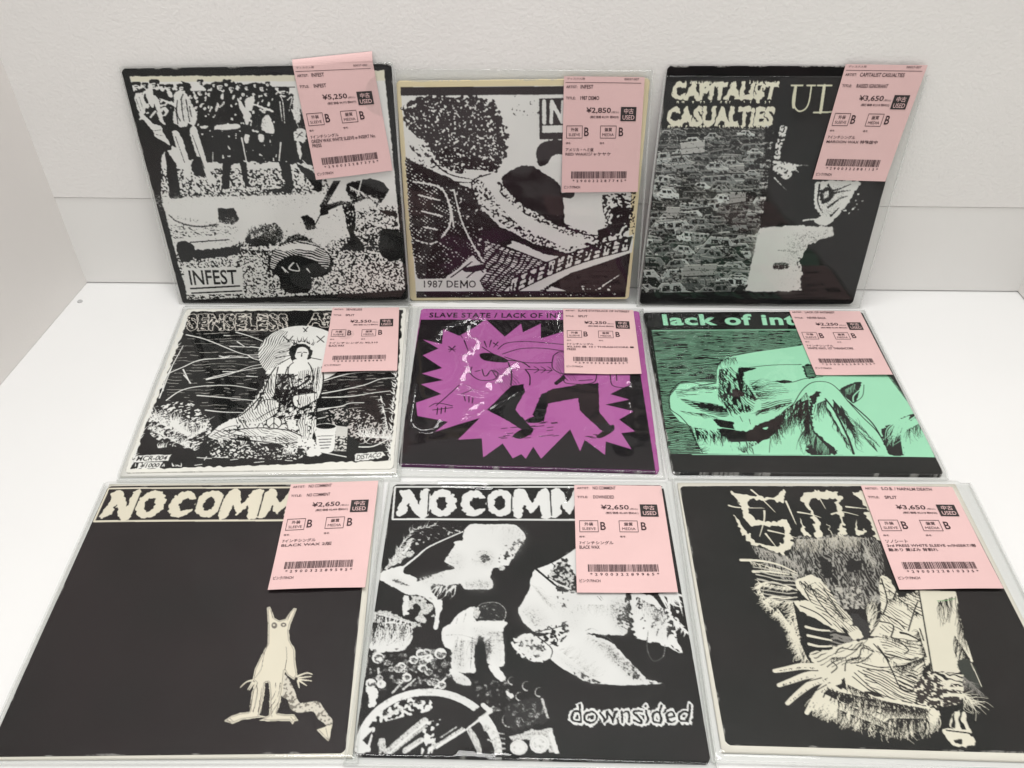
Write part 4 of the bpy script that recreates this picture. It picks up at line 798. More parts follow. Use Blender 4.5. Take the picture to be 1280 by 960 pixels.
def art_fur():
    CR = (0.69, 0.655, 0.54); IK = (0.009, 0.0085, 0.008); G = (0.22, 0.21, 0.19)
    A = Print(Q9, IK, 9); A.view(900, 600, 6.0)
    # spiky logo letters
    def logo(t): A.blob(t, CR, 6, 9)
    logo('130,100 200,112 300,125 400,130 450,70 470,90 460,160 440,165 380,150 300,148 200,150 200,210 240,280 300,300 400,310 480,290 500,330 520,420 520,480 470,530 490,590 420,540 300,490 230,480 165,400 95,265 180,370 250,450 350,480 430,490 462,440 462,350 400,345 300,335 215,340 160,250 140,180 75,90')
    logo('580,140 620,90 700,86 840,85 870,120 915,130 880,170 900,230 910,350 940,400 860,410 890,330 850,220 850,150 760,145 660,150 680,240 730,330 745,420 700,440 690,330 640,200 620,170')
    logo('990,100 1060,80 1140,130 1200,330 1200,430 1150,430 1110,330 1060,240 1090,230 1040,150'); logo('1000,290 1025,370 1080,370 1040,400 1010,410'); logo('580,280 610,350 650,390 640,415 600,380'); logo('790,330 830,420 850,480 820,430')
    A.lines('225,75 300,140 400,240;60,190 130,205 320,210;320,230 318,300 285,420;350,375 460,400 560,430;330,400 410,500;570,240 660,255 740,280;820,255 900,238 1020,265;930,200 1080,215;480,160 520,250 555,330;700,80 720,120 775,215', 13, CR, 3)
    # dark mane
    mane = A.m_poly('230,490 480,560 560,420 700,430 850,400 1000,420 1150,440 1200,560 1190,900 900,960 700,960 600,800 400,700', True)
    A.hatch(mane, 1.35, 8, 0.34, G, 5, 21, 0.25); A.speck(mane, 0.24, (0.33, 0.32, 0.29), 4, 14, -0.2, seed=121)
    A.fur('560,440 720,440 900,420 1040,430', 0, 110, 110, 4, (0.5, 0.47, 0.40), 0.25); A.fur('240,490 420,560 600,640', 60, 80, 60, 4, (0.4, 0.38, 0.34), 0.4)
    A.blob('720,600 820,600 830,700 760,720', IK, 10); A.blob('930,600 1030,590 1030,670 950,680', IK, 10); A.speck(A.m_poly('840,780 1040,800 1060,960 830,960'), 0.42, (0.45, 0.43, 0.38), 7, seed=122)
    A.fur('1040,440 1130,640', 40, 60, 50, 4, (0.45, 0.43, 0.38), 0.5)
    # ribs and claws
    A.lines('150,595 290,600 430,630 560,690;240,680 350,680 500,700;265,800 350,760 460,780 560,820;320,910 380,870 470,880 560,870', 22, CR, 8); A.fur('200,600 560,700', 30, 40, 60, 4, CR, 0.5); A.hatch(A.m_poly('230,620 560,700 560,900 330,940'), 0.15, 14, 0.3, (0.45, 0.43, 0.37), 4, 22)
    A.view(940, 720, 4.173)
    A.fur('20,50 80,150 180,240 250,420', -40, 14, 130, 5, CR, 0.8); A.fur('120,160 220,300 280,440', -14, 44, 90, 4, CR, 0.4)
    A.blob('215,20 300,-10 360,30 420,120 500,210 540,260 560,300 520,310 470,270 400,240 340,190 290,130 240,80', CR, 3); A.lines('290,40 330,120 420,230;260,60 320,170 400,250;360,60 420,150;380,110 470,220', 6, IK); A.fur('230,20 300,60', 30, 40, 22, 4, IK, 0.5)
    A.blob('210,130 300,130 420,230 470,290 400,270 330,220 260,190', CR, 4); A.lines('240,150 330,190 400,250;220,180 240,260 290,340', 7, IK)
    A.lines('270,260 330,275 390,280;280,305 340,318 400,330;285,350 340,362 400,360', 15, CR, 8); A.fur('400,300 520,330', 20, 30, 40, 5, G, 0.5); A.hatch(A.m_poly('390,270 520,320 500,370 400,360'), 0.2, 9, 0.4, G, 3)
    A.fur('190,210 240,400', -18, 60, 60, 5, CR, 0.4)
    # right arm
    A.blob('655,0 700,10 740,80 760,110 860,70 870,130 890,300 920,440 850,470 780,420 760,330 640,310 600,300 640,240 660,190 655,110', CR, 4)
    A.lines('660,10 690,120 670,190;740,70 720,120;660,190 740,230 780,270;800,280 830,180 850,130;640,230 720,250 710,310;600,300 640,240 660,190;830,180 870,200;860,270 880,330', 7, IK); A.fur('690,120 850,80', 20, 40, 20, 4, IK, 0.4); A.fur('850,280 900,430', -30, 20, 40, 5, IK, 0.6); A.lines('760,290 800,300 860,330', 14, IK, 8)
    A.fur('590,180 600,290', 30, -100, 36, 4, CR, 0.2); A.blob('500,200 560,210 600,260 580,330 520,320', (0.03, 0.03, 0.03), 6); A.blob('470,250 530,260 560,310 510,320', CR, 3)
    # big hand
    A.blob('290,400 380,380 480,340 560,330 640,310 740,320 820,360 860,420 870,500 840,560 830,650 760,660 600,600 510,600 480,520 430,540 330,480', CR, 4)
    for t in ('340,470 250,466 170,480 110,490', '360,500 270,515 200,540 132,565', '400,520 310,550 240,600 176,660', '430,540 370,570 320,630 275,710', '490,520 500,600 510,650'): A.line(t, 44, CR, 20)
    for t in ('330,488 240,492 150,506', '350,526 270,548 160,584', '392,552 312,600 205,664', '432,578 362,630 296,706'): A.line(t, 6, IK, 3)
    for t in ('320,474 230,472 130,488', '340,506 262,524 142,566', '380,528 300,566 184,650', '420,548 352,596 282,690'): A.fur(t, 4, 12, 16, 4, IK, 0.8)
    A.lines('560,340 520,380 450,370 420,400;620,390 560,370 540,420 480,440 470,490;610,400 560,440 500,450;400,440 430,470 400,500;530,460 600,480 680,490 720,500;560,450 640,470 700,470;520,500 620,590 700,630 830,660;510,520 640,620 740,640;540,490 700,590 820,650', 6, IK)
    A.lines('620,350 680,420 720,500 760,580 820,600;640,360 700,440;680,400 800,430 850,420;760,340 800,380 780,400;720,470 780,460', 7, IK); A.fur('760,470 880,420 900,520', -60, 60, 50, 5, IK, 0.4); A.hatch(A.m_poly('740,520 840,500 850,580 760,580'), 0.6, 14, 0.4, IK, 4)
    # lower fur
    A.blob('380,560 520,600 640,620 820,660 920,680 960,720 900,760 760,740 740,800 640,700 540,680 440,640', CR, 5)
    A.fur('330,620 420,660 520,690', -60, 90, 110, 6, CR, 0.3); A.fur('440,660 560,690 700,740', 30, 130, 120, 7, CR, 0.25); A.fur('700,720 860,720 960,700', -10, 130, 130, 7, CR, 0.2); A.fur('600,700 800,780', 60, 100, 50, 6, CR, 0.2)
    A.fur('430,600 620,640 900,690', 26, 80, 130, 5, IK, 0.25); A.fur('380,580 500,640', -10, 70, 50, 5, IK, 0.3)
    A.fur('340,600 420,640 520,680 640,700', -70, 110, 90, 6, CR, 0.25); A.fur('480,560 640,640 820,680', 20, 60, 110, 4, IK, 0.3); A.fur('700,740 900,740', 0, 110, 80, 5, IK, 0.2); A.fur('430,690 700,800', -10, 70, 60, 5, IK, 0.3)
    A.fur('560,350 700,420 800,520', 30, 30, 40, 4, IK, 0.8); A.fur('660,300 820,340', 16, 40, 30, 4, IK, 0.5); A.fur('300,60 480,240', 26, 22, 36, 4, IK, 0.5); A.fur('400,420 600,420', -10, 30, 34, 4, IK, 0.6); A.fur('690,60 860,200', 10, 34, 34, 4, IK, 0.6)
    A.fur('20,30 200,60', -30, 20, 40, 5, CR, 0.4); A.fur('60,120 200,130 240,330', -50, 40, 70, 5, CR, 0.4)
    hand = A.m_poly('290,400 480,340 640,300 860,330 900,440 850,660 600,620 480,560 330,500')
    A.hatch(hand & A.m_poly('560,480 850,480 850,670 600,640'), 0.55, 10, 0.30, IK, 4, 71, 0.2); A.hatch(hand & A.m_poly('640,310 880,330 900,440 700,430'), 0.2, 9, 0.26, IK, 4, 72, 0.3); A.hatch(hand & A.m_poly('290,400 560,340 560,440 360,480'), -0.5, 9, 0.24, IK, 4, 73, 0.35)
    A.hatch(A.m_poly('655,0 740,20 860,70 870,180 780,280 650,300'), 0.8, 10, 0.26, IK, 5, 74, 0.35); A.hatch(A.m_poly('230,20 360,30 540,270 470,300 300,140'), 0.9, 9, 0.30, IK, 4, 75, 0.25)
    A.fur('400,580 560,660 740,690 920,690', -20, 70, 120, 4, IK, 0.35); A.fur('420,640 600,720 760,800', 10, 60, 60, 4, IK, 0.3)
    # blade and grip
    A.poly('856,70 1052,76 1096,300 1140,440 1060,500 920,492', CR); A.lines('856,70 925,490', 7, IK); A.fur('960,130 1050,100 1100,300', 10, 130, 60, 4, IK, 0.15); A.fur('1040,300 1130,440', -10, 110, 40, 4, IK, 0.15); A.lines('955,125 1000,122 1050,112', 4, (0.16, 0.33, 0.14))
    A.blob('1062,440 1130,440 1180,570 1100,560', (0.035, 0.04, 0.034), 4); A.lines('1130,450 1185,570', 4, CR)
    m = A.blob('840,560 900,500 1000,500 1090,520 1100,600 1060,660 900,680 840,640', (0.035, 0.028, 0.026), 8); A.speck(m, 0.3, CR, 8, 5, seed=123)
    A.poly('940,496 1090,510 1080,570 960,540', CR); A.hatch(A.m_poly('940,496 1090,510 1080,570 960,540'), 0.4, 12, 0.45, IK, 8, 23); A.hatch(A.m_poly('980,560 1090,570 1090,640 980,640'), 0.05, 20, 0.45, CR, 3, 24)
    A.fur('1080,600 1140,660', 90, 70, 30, 4, CR, 0.4); A.fur('1090,520 1180,600', 14, 60, 36, 4, G, 0.6)
    A.blob('1020,780 1040,710 1090,700 1125,790 1120,810', CR, 2); A.hatch(A.m_poly('1020,780 1040,710 1090,700 1125,790', True), -1.0, 15, 0.4, IK, 8, 25)
    A.blob('985,790 1100,810 1142,840 1140,870 1080,885 1010,860', CR, 3); A.lines('1000,800 1120,815', 8, IK); A.blob('1040,850 1080,846 1080,868 1050,868', IK, 2)
    return A.result()

# ------------------------------------------------------------------ records: front, paper sleeves, clear bag, price slip
UP = np.array([0, 0, 1.0])
def plane_flat(h): return np.array([0, 0, h]), UP, np.array([1.0, 0, 0]), np.array([0, 1.0, 0])
def plane_lean(cy):
    ex = np.array([1, WALL_S, 0]); ex /= np.linalg.norm(ex)
    ey = np.array([0, WALL_Y - 0.0035 - cy, 0.184]); ey /= np.linalg.norm(ey)
    n = np.cross(ex, ey); n /= np.linalg.norm(n)
    return np.array([0, cy, 0.0]), n, ex, ey
def quad_on(pl, px, off=0.0):
    p0, n = pl[0] + pl[1] * off, pl[1]
    return np.array([hit(p, p0, n) for p in px])
def bil(q, u, v):
    u = np.asarray(u)[..., None]; v = np.asarray(v)[..., None]
    return (q[0] * (1 - u) + q[1] * u) * (1 - v) + (q[3] * (1 - u) + q[2] * u) * v
def grid_faces(n, m):
    i = np.arange((n - 1) * (m - 1)); r, c = i // (m - 1), i % (m - 1); a = r * m + c
    return np.stack([a, a + m, a + m + 1, a + 1], 1)
def soft(n, m, cells, seed):
    rg = np.random.default_rng(seed); g = rg.random((cells + 2, cells + 2)) - 0.5
    y = np.linspace(0, cells, n)[:, None]; x = np.linspace(0, cells, m)[None]
    iy = np.minimum(y.astype(int), cells - 1); ix = np.minimum(x.astype(int), cells - 1); fy = y - iy; fx = x - ix
    fy = fy * fy * (3 - 2 * fy); fx = fx * fx * (3 - 2 * fx)
    return (g[iy, ix] * (1 - fx) + g[iy, ix + 1] * fx) * (1 - fy) + (g[iy + 1, ix] * (1 - fx) + g[iy + 1, ix + 1] * fx) * fy

def sheet(name, P, n, thick, material, parent, colors=None, smooth=True, full=False, low=None):
    """a slab whose top is the point grid P (rows from top edge down), its underside thick below along n"""
    R, C = P.shape[:2]; top = P.reshape(-1, 3)
    ring = np.r_[np.arange(C), np.arange(1, R) * C + C - 1, (R - 1) * C + np.arange(C - 2, -1, -1), np.arange(R - 2, 0, -1) * C]
    if low is None: low = (top if full else top[ring]) - n * thick
    else: low = low.reshape(-1, 3)
    K = len(ring); base = len(top)
    q = grid_faces(R, C)
    nx = np.roll(np.arange(K), -1); br = base + (ring if full else np.arange(K))
    side = np.stack([ring, ring[nx], br[nx], br], 1)
    F4 = np.r_[q, side]
    if full: F4 = np.r_[F4, q[:, ::-1] + base]
    nf = len(F4) + (not full)
    me = bpy.data.meshes.new(name); V = np.r_[top, low]
    me.vertices.add(len(V)); me.vertices.foreach_set('co', V.astype(np.float32).ravel())
    li = F4.ravel() if full else np.r_[F4.ravel(), (base + np.arange(K)[::-1])]
    me.loops.add(len(li)); me.loops.foreach_set('vertex_index', li.astype(np.int32))
    me.polygons.add(nf)
    me.polygons.foreach_set('loop_start', (np.arange(nf) * 4).astype(np.int32))
    sm = np.zeros(nf, bool); sm[:len(q)] = smooth
    me.update(calc_edges=True); me.polygons.foreach_set('use_smooth', sm); me.validate()
    me.materials.append(material)
    if colors is not None:
        a = me.attributes.new('print', 'FLOAT_COLOR', 'POINT')
        cc = np.r_[colors.reshape(-1, 3), colors.reshape(-1, 3)[ring]]
        a.data.foreach_set('color', np.c_[cc, np.ones(len(cc))].astype(np.float32).ravel())
    o = bpy.data.objects.new(name, me); COL.objects.link(o)
    if parent is not None: o.parent = parent; o.matrix_parent_inverse = parent.matrix_world.inverted()
    return o

LAMP = (-0.10, 0.30, 1.9)
def sdist(P2, Q2):
    """signed distance (outside positive) of plane points to a convex quad"""
    d = np.full(P2.shape[:-1], -9.0); c = Q2.mean(0)
    for a, b in zip(Q2, np.roll(Q2, -1, 0)):
        e = b - a; nn = np.array([e[1], -e[0]]); nn /= np.linalg.norm(nn)
        if (c - a) @ nn > 0: nn = -nn
        d = np.maximum(d, (P2 - a) @ nn)
    return d
def pdist(P2, path):
    d = np.full(P2.shape[:-1], 9.0)
    for a, b in zip(path[:-1], path[1:]):
        e = b - a; t = np.clip(((P2 - a) @ e) / (e @ e + 1e-12), 0, 1)
        d = np.minimum(d, np.linalg.norm(P2 - a - t[..., None] * e, axis=-1))
    return d

def record(pl, art, Q, bag, label, thick, under=(), ridges=(), bag_n=120, seed=0, wr=1.0):
    p0, n, ex, ey = pl
    cq = quad_on(pl, Q)
    base = (cq[2] + cq[3]) / 2
    root = thing('record', tuple(base - n * 0.003), label, 'record', 'records in clear plastic sleeves')
    img = art()
    u, v = np.meshgrid((np.arange(N) + 0.0) / (N - 1), np.arange(N) / (N - 1))
    P = bil(cq, u, v)
    bul = soft(N, N, 3, seed + 1) * 0.0004 - 0.0003 * (np.abs(2 * u - 1) ** 8 + np.abs(2 * v - 1) ** 8)
    # rounded, slightly worn corners
    rr = 0.012; cu = np.abs(2 * u - 1); cv = np.abs(2 * v - 1)
    k = np.clip((cu - (1 - rr * 2)) / (rr * 2), 0, 1) * np.clip((cv - (1 - rr * 2)) / (rr * 2), 0, 1)
    ctr = cq.mean(0); P = P + (ctr - P) * (k * 0.010)[..., None]
    P = P + n * bul[..., None]
    sheet('cover', P, n, thick, M_PRINT, root, img)
    quads = [cq]
    for (nm, uq, off, th, m) in under:
        qq = quad_on(pl, uq, off); quads.append(qq)
        uu, vv = np.meshgrid(np.linspace(0, 1, 24), np.linspace(0, 1, 24))
        sheet(nm, bil(qq, uu, vv) + n * (soft(24, 24, 3, seed + 5) * 0.0003)[..., None], n, th, m, root)
    # clear bag
    bq = quad_on(pl, bag)
    if abs(n[2]) < 0.9:
        for i in (2, 3):
            if bq[i][2] < 0.0008: bq[i] += ey * (0.0008 - bq[i][2]) / ey[2]
    G = bag_n; uu, vv = np.meshgrid(np.linspace(0, 1, G), np.linspace(0, 1, G)); B = bil(bq, uu, vv)
    to2 = lambda X: np.stack([(X - p0) @ ex, (X - p0) @ ey], -1)
    B2 = to2(B); sd = np.min([sdist(B2, to2(q)) for q in quads], 0)
    t = np.clip((sd - 0.0006) / 0.0035, 0, 1); t = t * t * (3 - 2 * t)
    w = soft(G, G, 5, seed + 11) * 0.0006 + soft(G, G, 14, seed + 12) * 0.00022 + soft(G, G, 24, seed + 13) * 0.00004
    edge = np.exp(-(np.minimum.reduce([uu, 1 - uu, vv, 1 - vv]) / 0.02) ** 2)
    w = w * wr + edge * soft(G, G, 10, seed + 14) * 0.0005
    off = 0.0008 + w
    off = off * (1 - t) + (-thick - sum(x[3] for x in under) * 0.6 + 0.0012 + w * 0.5) * t
    # puffed, crinkled film: little facets leaning towards the light, so they glint
    for (ox, oy, sc, pts, wd, per) in ridges:
        q = np.array([float(z) for z in pts.replace(',', ' ').split()]).reshape(-1, 2) / sc + (ox, oy)
        path = to2(np.array([hit(z, p0, n) for z in cat_rom(q, False, 5)]))
        mid = hit(q[len(q) // 2], p0, n); Lv = np.array(LAMP) - mid; Vv = CAM_P - mid
        h = Lv / np.linalg.norm(Lv) + Vv / np.linalg.norm(Vv); slope = -(h @ ey) / (h @ n)
        d = pdist(B2, path) / (wd * (0.55 + 1.1 * (soft(G, G, 26, seed + 33) + 0.5)))
        m = np.exp(-d ** 4)
        ph = B2[..., 1] / per + soft(G, G, 9, seed + 35) * 0.9 + soft(G, G, 28, seed + 36) * 0.25; fr = ph - np.floor(ph)
        saw = np.where(fr < 0.78, fr / 0.78, (1 - fr) / 0.22)
        off = off + m * slope * per * 0.78 * (saw - 0.1)
    tot = thick + sum(x[3] for x in under)
    off = np.maximum(off, np.where(sd < 0.0006, 0.00035, -tot + 0.0006))
    bagP = B + n * off[..., None]
    sheet('plastic_sleeve', bagP, n, 0.0002, M_PLASTIC, root, full=True, low=B - n * (tot + 0.0003))
    # welded side seams and the folded foot of the bag
    V, Fc = [], []
    for line in (bagP[:, 0], bagP[:, -1], bagP[-1]):
        cen = bagP.mean((0, 1)); s = line[::4] if G > 60 else line
        s = np.r_[s, line[-1:]]
        inn = (cen - s); inn -= (inn @ n)[:, None] * n; inn /= np.linalg.norm(inn, axis=1)[:, None]
        a = len(V); K = len(s)
        for p, d in zip(s, inn):
            V += [p - d * 0.0006 - n * 0.0003, p - d * 0.0006 + n * 0.0004, p + d * 0.0008 + n * 0.0004, p + d * 0.0008 - n * 0.0003]
        for i in range(K - 1):
            for j in range(4):
                Fc.append((a + i * 4 + j, a + i * 4 + (j + 1) % 4, a + i * 4 + 4 + (j + 1) % 4, a + i * 4 + 4 + j))
        Fc += [(a, a + 1, a + 2, a + 3), (a + K * 4 - 4, a + K * 4 - 1, a + K * 4 - 2, a + K * 4 - 3)]
    link('seam', V, Fc, M_SEAM, root)
    return root

FZ = 0.0036
FLAT = plane_flat(FZ); L1, L2, L3 = plane_lean(0.578), plane_lean(0.584), plane_lean(0.5805)
record(L1, art_crowd, Q1, [(149, 84), (490.5, 78), (513, 386), (226.5, 388)], 'black bordered record with a grainy crowd photo front leaning at left against the wall', 0.0012, seed=10)
record(L2, art_guitar, Q2, [(494, 86.5), (816, 88), (795.5, 383), (507, 385)], 'cream edged record with a curly haired guitarist front, middle of the leaning row', 0.0012, seed=20,
       ridges=[(480, 370, 3.556, '300,30 360,40 420,34 480,36', 0.0022, 0.0040)])
record(L3, art_cars, Q3, [(831, 94), (1159, 95), (1075, 384), (796, 384.5)], 'black record with a scrapyard of cars and cat face front leaning at right', 0.0012, seed=30)
record(FLAT, art_halo, Q4, [(229, 383), (515, 381), (500, 597), (146, 599)], 'black and white record with a seated haloed figure drawing inside white borders', 0.0012, seed=40,
       under=[('paper_insert', [(234, 386), (511.5, 384), (495.5, 591.5), (150, 595)], -0.0013, 0.0018, M_WHITEP)])
record(FLAT, art_burst, Q5, [(511, 381), (804, 384), (832, 595), (490, 592)], 'purple and black record with a spiky burst and two fighting figures', 0.0030, seed=50, bag_n=420, wr=1.2,
       ridges=[(480, 370, 3.556, '240,208 262,160 300,135 350,122 440,110', 0.0024, 0.0060), (480, 370, 3.556, '440,112 385,140 378,185 425,215 400,245 362,280 372,330 350,380 375,425 430,440', 0.0032, 0.0075),
               (480, 370, 3.556, '345,420 420,430 490,400 540,350 592,312', 0.0046, 0.0090), (480, 370, 3.556, '375,515 440,480', 0.0026, 0.0060), (480, 370, 3.556, '350,552 420,530 520,482 600,435', 0.0013, 0.0060),
               (480, 370, 3.556, '140,400 135,480 122,555 150,600 215,600 250,560', 0.0017, 0.0060), (480, 370, 3.556, '782,85 775,120 782,155', 0.0022, 0.0060), (480, 370, 3.556, '1090,390 1100,410', 0.0018, 0.0050), (480, 370, 3.556, '1092,480 1098,520', 0.0010, 0.0040)])
record(FLAT, art_green, Q6, [(800, 386.5), (1081, 385), (1186, 597), (836, 596)], 'black and mint green record with a drawing of crossed arms and bent knees', 0.0030, seed=60)
record(FLAT, art_creature, Q7, [(130, 603.5), (479, 597), (446, 952), (-25, 953)], 'mostly black record with one small pale horned creature drawn near its lower right corner', 0.0013, seed=70,
       under=[('inner_sleeve', [(137, 605), (472.5, 601.5), (440.5, 946), (-16, 949)], -0.0014, 0.0016, M_CREAM)])
record(FLAT, art_wheel, Q8, [(485.5, 600), (843, 599), (898, 963), (429, 954)], 'black and white record with a collage of wheel, crouching child and pale faces', 0.0030, seed=80, bag_n=260,
       ridges=[(430, 590, 2.5936, '320,36 360,42 400,38 470,52', 0.0030, 0.0045), (430, 590, 2.5936, '738,38 728,60 720,95', 0.0018, 0.0040), (430, 590, 2.5936, '390,915 440,922 520,930', 0.0040, 0.0060)])
record(FLAT, art_fur, Q9, [(841, 598), (1213, 602.5), (1394, 965), (891, 951)], 'black record with a cream ink drawing of a shaggy clawed figure, front right corner', 0.0013, seed=90,
       under=[('inner_sleeve', [(847, 603.5), (1194, 605), (1370, 954), (902.5, 939.5)], -0.0014, 0.0016, M_CREAM)])

# ------------------------------------------------------------------ pink price slips
PRICE_GROUP = 'pink price slips on the records'
def bars(seed):
    rg = np.random.default_rng(seed); x = 0.0; out = []
    while x < 1:
        w = rg.choice([0.006, 0.006, 0.013]); out.append((x, min(x + w, 1))); x += w + rg.choice([0.005, 0.005, 0.011])
    return out

def price_slip(pl, px, label, lines, flap=None, up=0.0, seed=0, lift=0.0014):
    """px: the slip's corners; lines: artist, title, price, then note lines; up shifts the print (share of the height) when the head is tucked under"""
    p0, n, ex, ey = pl
    q = quad_on(pl, px, lift)
    root = thing('price_slip', tuple((q[2] + q[3]) / 2), label, 'price tag', PRICE_GROUP)
    def curl(u, v):
        return (0.0008 + 0.0007 * (seed % 3 == 1)) * np.clip((v - 0.55) / 0.45, 0, 1) ** 2 * (0.4 + 0.6 * np.abs(np.sin(2.3 * u + seed))) + 0.0004 * np.sin(3.1 * u + seed * 1.7) * np.sin(2.2 * v + seed)
    def S(u, v, e=0.0):
        u = np.asarray(u, float); v = np.asarray(v, float)
        return bil(q, u, v) + n * (curl(u, v) + e)[..., None]
    R, C = 22, 16
    u, v = np.meshgrid(np.linspace(0, 1, C), np.linspace(0, 1, R))
    sheet('paper', S(u, v), n, 0.0001, M_PINK, root, smooth=False, full=True)
    if flap is not None:
        fq = quad_on(pl, flap, lift); uf, vf = np.meshgrid(np.linspace(0, 1, C), np.linspace(0, 1, 6))
        Pf = bil(fq, uf, vf); Pf[-1] = S(np.linspace(0, 1, C), np.zeros(C)); Pf = Pf - n * (0.0022 * (1 - vf) ** 2)[..., None]
        sheet('folded_head', Pf, n, 0.0001, M_PINK, root, smooth=False, full=True)
    E_ = 0.00022
    def text(t, u0, u1, v0, v1, bold=0.0, e=E_, sp=1.0):
        V, T = glyphs(t, bold, sp); lo, hi = V.min(0), V.max(0); w = (V - lo) / (hi - lo)
        return S(u0 + (u1 - u0) * w[:, 0], v1 - up - (v1 - v0) * w[:, 1], e), T
    def rect(u0, u1, v0, v1, e=E_, m=8):
        uu = np.linspace(u0, u1, m); a = S(uu, np.full(m, v0 - up), e); b = S(uu, np.full(m, v1 - up), e)
        return np.r_[a, b], [(i, m + i, m + i + 1, i + 1) for i in range(m - 1)]
    art, title, price, notes, code = lines
    tx = []
    def wd(t, k=0.0262): return min(len(t) * k, 0.74)
    if not up:
        tx += [text('ディスク入荷', 0.04, 0.26, 0.008, 0.026), text('00037-007', 0.75, 0.93, 0.008, 0.026), rect(0.02, 0.96, 0.046, 0.050)]
    va = 0.068
    if va - up > 0.005:
        tx += [text('ARTIST:', 0.03, 0.17, va + 0.004, va + 0.026, 0.01), text(art, 0.21, 0.21 + wd(art), va - 0.002, va + 0.030, 0.012)]
    tx += [text('TITLE:', 0.03, 0.15, 0.164, 0.186, 0.01), text(title, 0.21, 0.21 + wd(title), 0.158, 0.190, 0.012)]
    tx += [text(price, 0.29, 0.60, 0.252, 0.304, 0.014), text('(税込)', 0.61, 0.70, 0.282, 0.302), text('(税抜価格 ' + code + ')', 0.34, 0.70, 0.320, 0.346, 0.014)]
    tx += [text('B', 0.272, 0.330, 0.420, 0.496, 0.014), text('B', 0.712, 0.770, 0.420, 0.496, 0.014), text('備考:', 0.04, 0.105, 0.548, 0.566), text('備考:', 0.475, 0.54, 0.548, 0.566)]
    y = 0.600
    for t in notes:
        tx.append(text(t, 0.04, 0.04 + min(len(t) * (0.045 if any(ord(c) > 255 for c in t) else 0.0235), 0.90), y - 0.002, y + 0.029, 0.012)); y += 0.040
    tx += [text('ピンク/7INCH', 0.03, 0.24, 0.936, 0.964, 0.012), text('*29003228' + str(700 + seed * 37) + '5*', 0.14, 0.84, 0.882, 0.906, 0.014, sp=1.9)]
    link('printed_text', *merge(tx), M_TAGINK, root)
    link('barcode', *merge([rect(0.12 + 0.72 * a, 0.12 + 0.72 * b, 0.808, 0.872, m=2) for a, b in bars(seed)]), M_TAGINK, root)
    b = link('used_badge', *rect(0.725, 0.920, 0.245, 0.365, e=0.0003), M_BADGE, root)
    link('badge_text', *merge([text('中古', 0.765, 0.885, 0.258, 0.302, 0.008, e=0.00045), text('USED', 0.750, 0.898, 0.314, 0.352, 0.006, e=0.00045)]), M_PINK, b)
    for u0, j, l in ((0.045, '外装', 'SLEEVE'), (0.475, '盤質', 'MEDIA')):
        k = 0.006; u1 = u0 + 0.205; v0, v1 = 0.405, 0.515
        g = [rect(u0, u1, v0, v0 + 0.005), rect(u0, u1, v1 - 0.005, v1), rect(u0, u0 + k, v0 + 0.006, v1 - 0.006, m=2), rect(u1 - k, u1, v0 + 0.006, v1 - 0.006, m=2),
             text(j, u0 + 0.055, u1 - 0.055, v0 + 0.018, v0 + 0.050, 0.01), text(l, u0 + 0.03, u1 - 0.03, v0 + 0.066, v0 + 0.090)]
        link('grade_box', *merge(g), M_TAGINK, root)
    return root

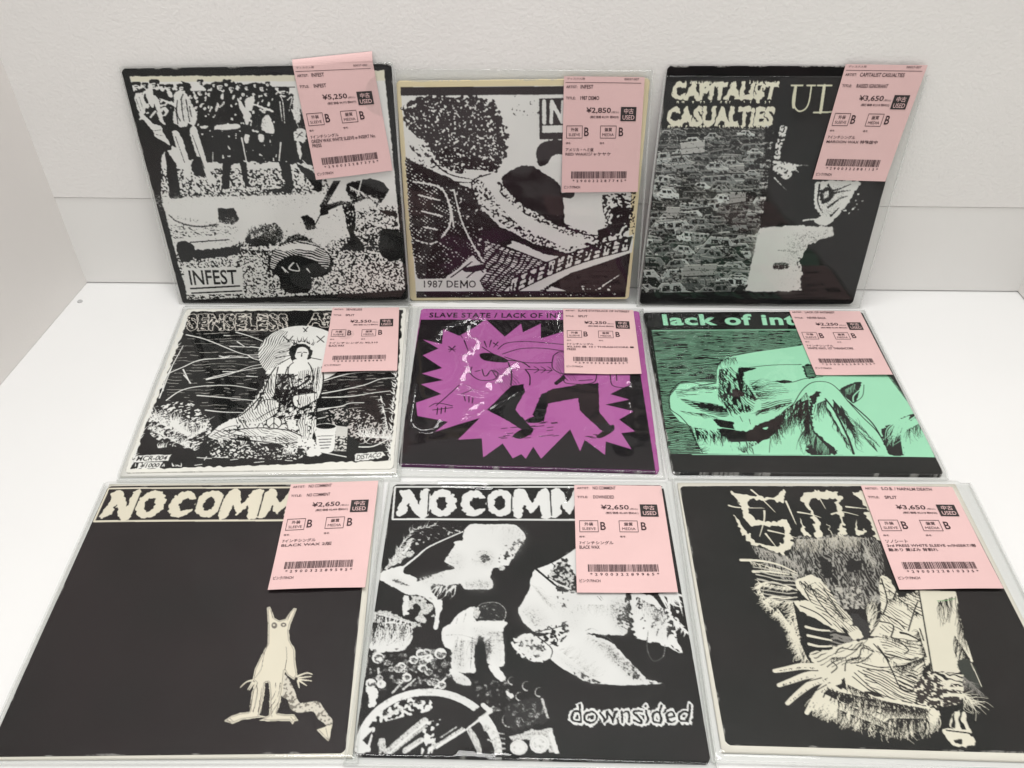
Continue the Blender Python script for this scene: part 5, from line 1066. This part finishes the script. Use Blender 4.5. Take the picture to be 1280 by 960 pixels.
price_slip(L1, [(366, 82), (466, 78.6), (491, 212.6), (395.4, 224)], 'pink price slip marked 5,250 yen at top right of the crowd photo record', ('INFEST', 'INFEST', '¥5,250', ['7インチシングル', 'GREEN WAX WHITE SLEEVE w INSERT No.', 'PRESS'], '¥4,773 税¥477'), flap=[(364.5, 75.5), (464.5, 65), (466, 78.6), (366, 82)], seed=1)
price_slip(L2, [(705, 95.5), (806, 96.5), (797, 239.4), (702, 240)], 'pink price slip marked 2,850 yen on the guitarist record', ('INFEST', '1987 DEMO', '¥2,850', ['アメリカ・ヘミ盤', 'RED WAX/ジャケヤケ'], '¥2,591 税¥259'), seed=2)
price_slip(L3, [(1057.4, 80.3), (1159.6, 81.5), (1106.5, 226.6), (1015.3, 223.6)], 'slanting pink price slip marked 3,650 yen on the scrapyard cars record', ('CAPITALIST CASUALTIES', 'RAISED IGNORANT', '¥3,650', ['7インチシングル', 'MAROON WAX 特殊盤中'], '¥3,318 税¥332'), seed=3)
price_slip(FLAT, [(415.8, 384.2), (499, 384.4), (496.5, 464), (401.5, 466.7)], 'pink price slip on the haloed figure record', ('SENSELESS', 'SPLIT', '¥2,550', ['7インチシングル ¥2,310', 'BLACK WAX'], '¥2,318 税¥232'), up=0.05, seed=4)
price_slip(FLAT, [(704, 385.4), (791.6, 388), (802, 467.7), (705.6, 467.7)], 'pink price slip marked 2,250 yen on the purple burst record', ('SLAVE STATE/LACK OF INTEREST', 'SPLIT', '¥2,250', ['7インチシングル', '¥2,250 盤 10 I THRASHCORE ■', 'PRESS'], '¥2,045 税¥205'), up=0.05, seed=5)
price_slip(FLAT, [(986.3, 388), (1075, 388.8), (1115.6, 469.4), (1020, 468.8)], 'pink price slip marked 2,250 yen on the mint green record', ('LACK OF INTEREST', 'NEVER BACK', '¥2,250', ['7インチシングル', 'WHITE VINYL 1ST THRASHCORE'], '¥2,045 税¥205'), up=0.05, seed=6)
price_slip(FLAT, [(363.6, 605), (473, 601), (456.5, 735.1), (335, 738.7)], 'pink price slip marked 2,650 yen on the black record with the creature', ('NO COMMENT', 'NO COMMENT', '¥2,650', ['7インチシングル', 'BLACK WAX 2版'], '¥2,409 税¥241'), up=0.05, seed=7)
price_slip(FLAT, [(717.7, 606.8), (826.5, 606.8), (847.3, 741.3), (721, 741.3)], 'pink price slip marked 2,650 yen on the wheel and child collage record', ('NO COMMENT', 'DOWNSIDED', '¥2,650', ['7インチシングル', 'BLACK WAX'], '¥2,409 税¥241'), up=0.05, seed=8)
price_slip(FLAT, [(1076, 606.8), (1190.2, 608.5), (1254, 736.7), (1124, 737.3)], 'pink price slip marked 3,650 yen on the shaggy figure record', ('S.O.B. / NAPALM DEATH', 'SPLIT', '¥3,650', ['ソノシート', '3rd PRESS WHITE SLEEVE w/INSERT/帯', '難あり 黄ばみ 背割れ'], '¥3,318 税¥332'), up=0.05, seed=9)
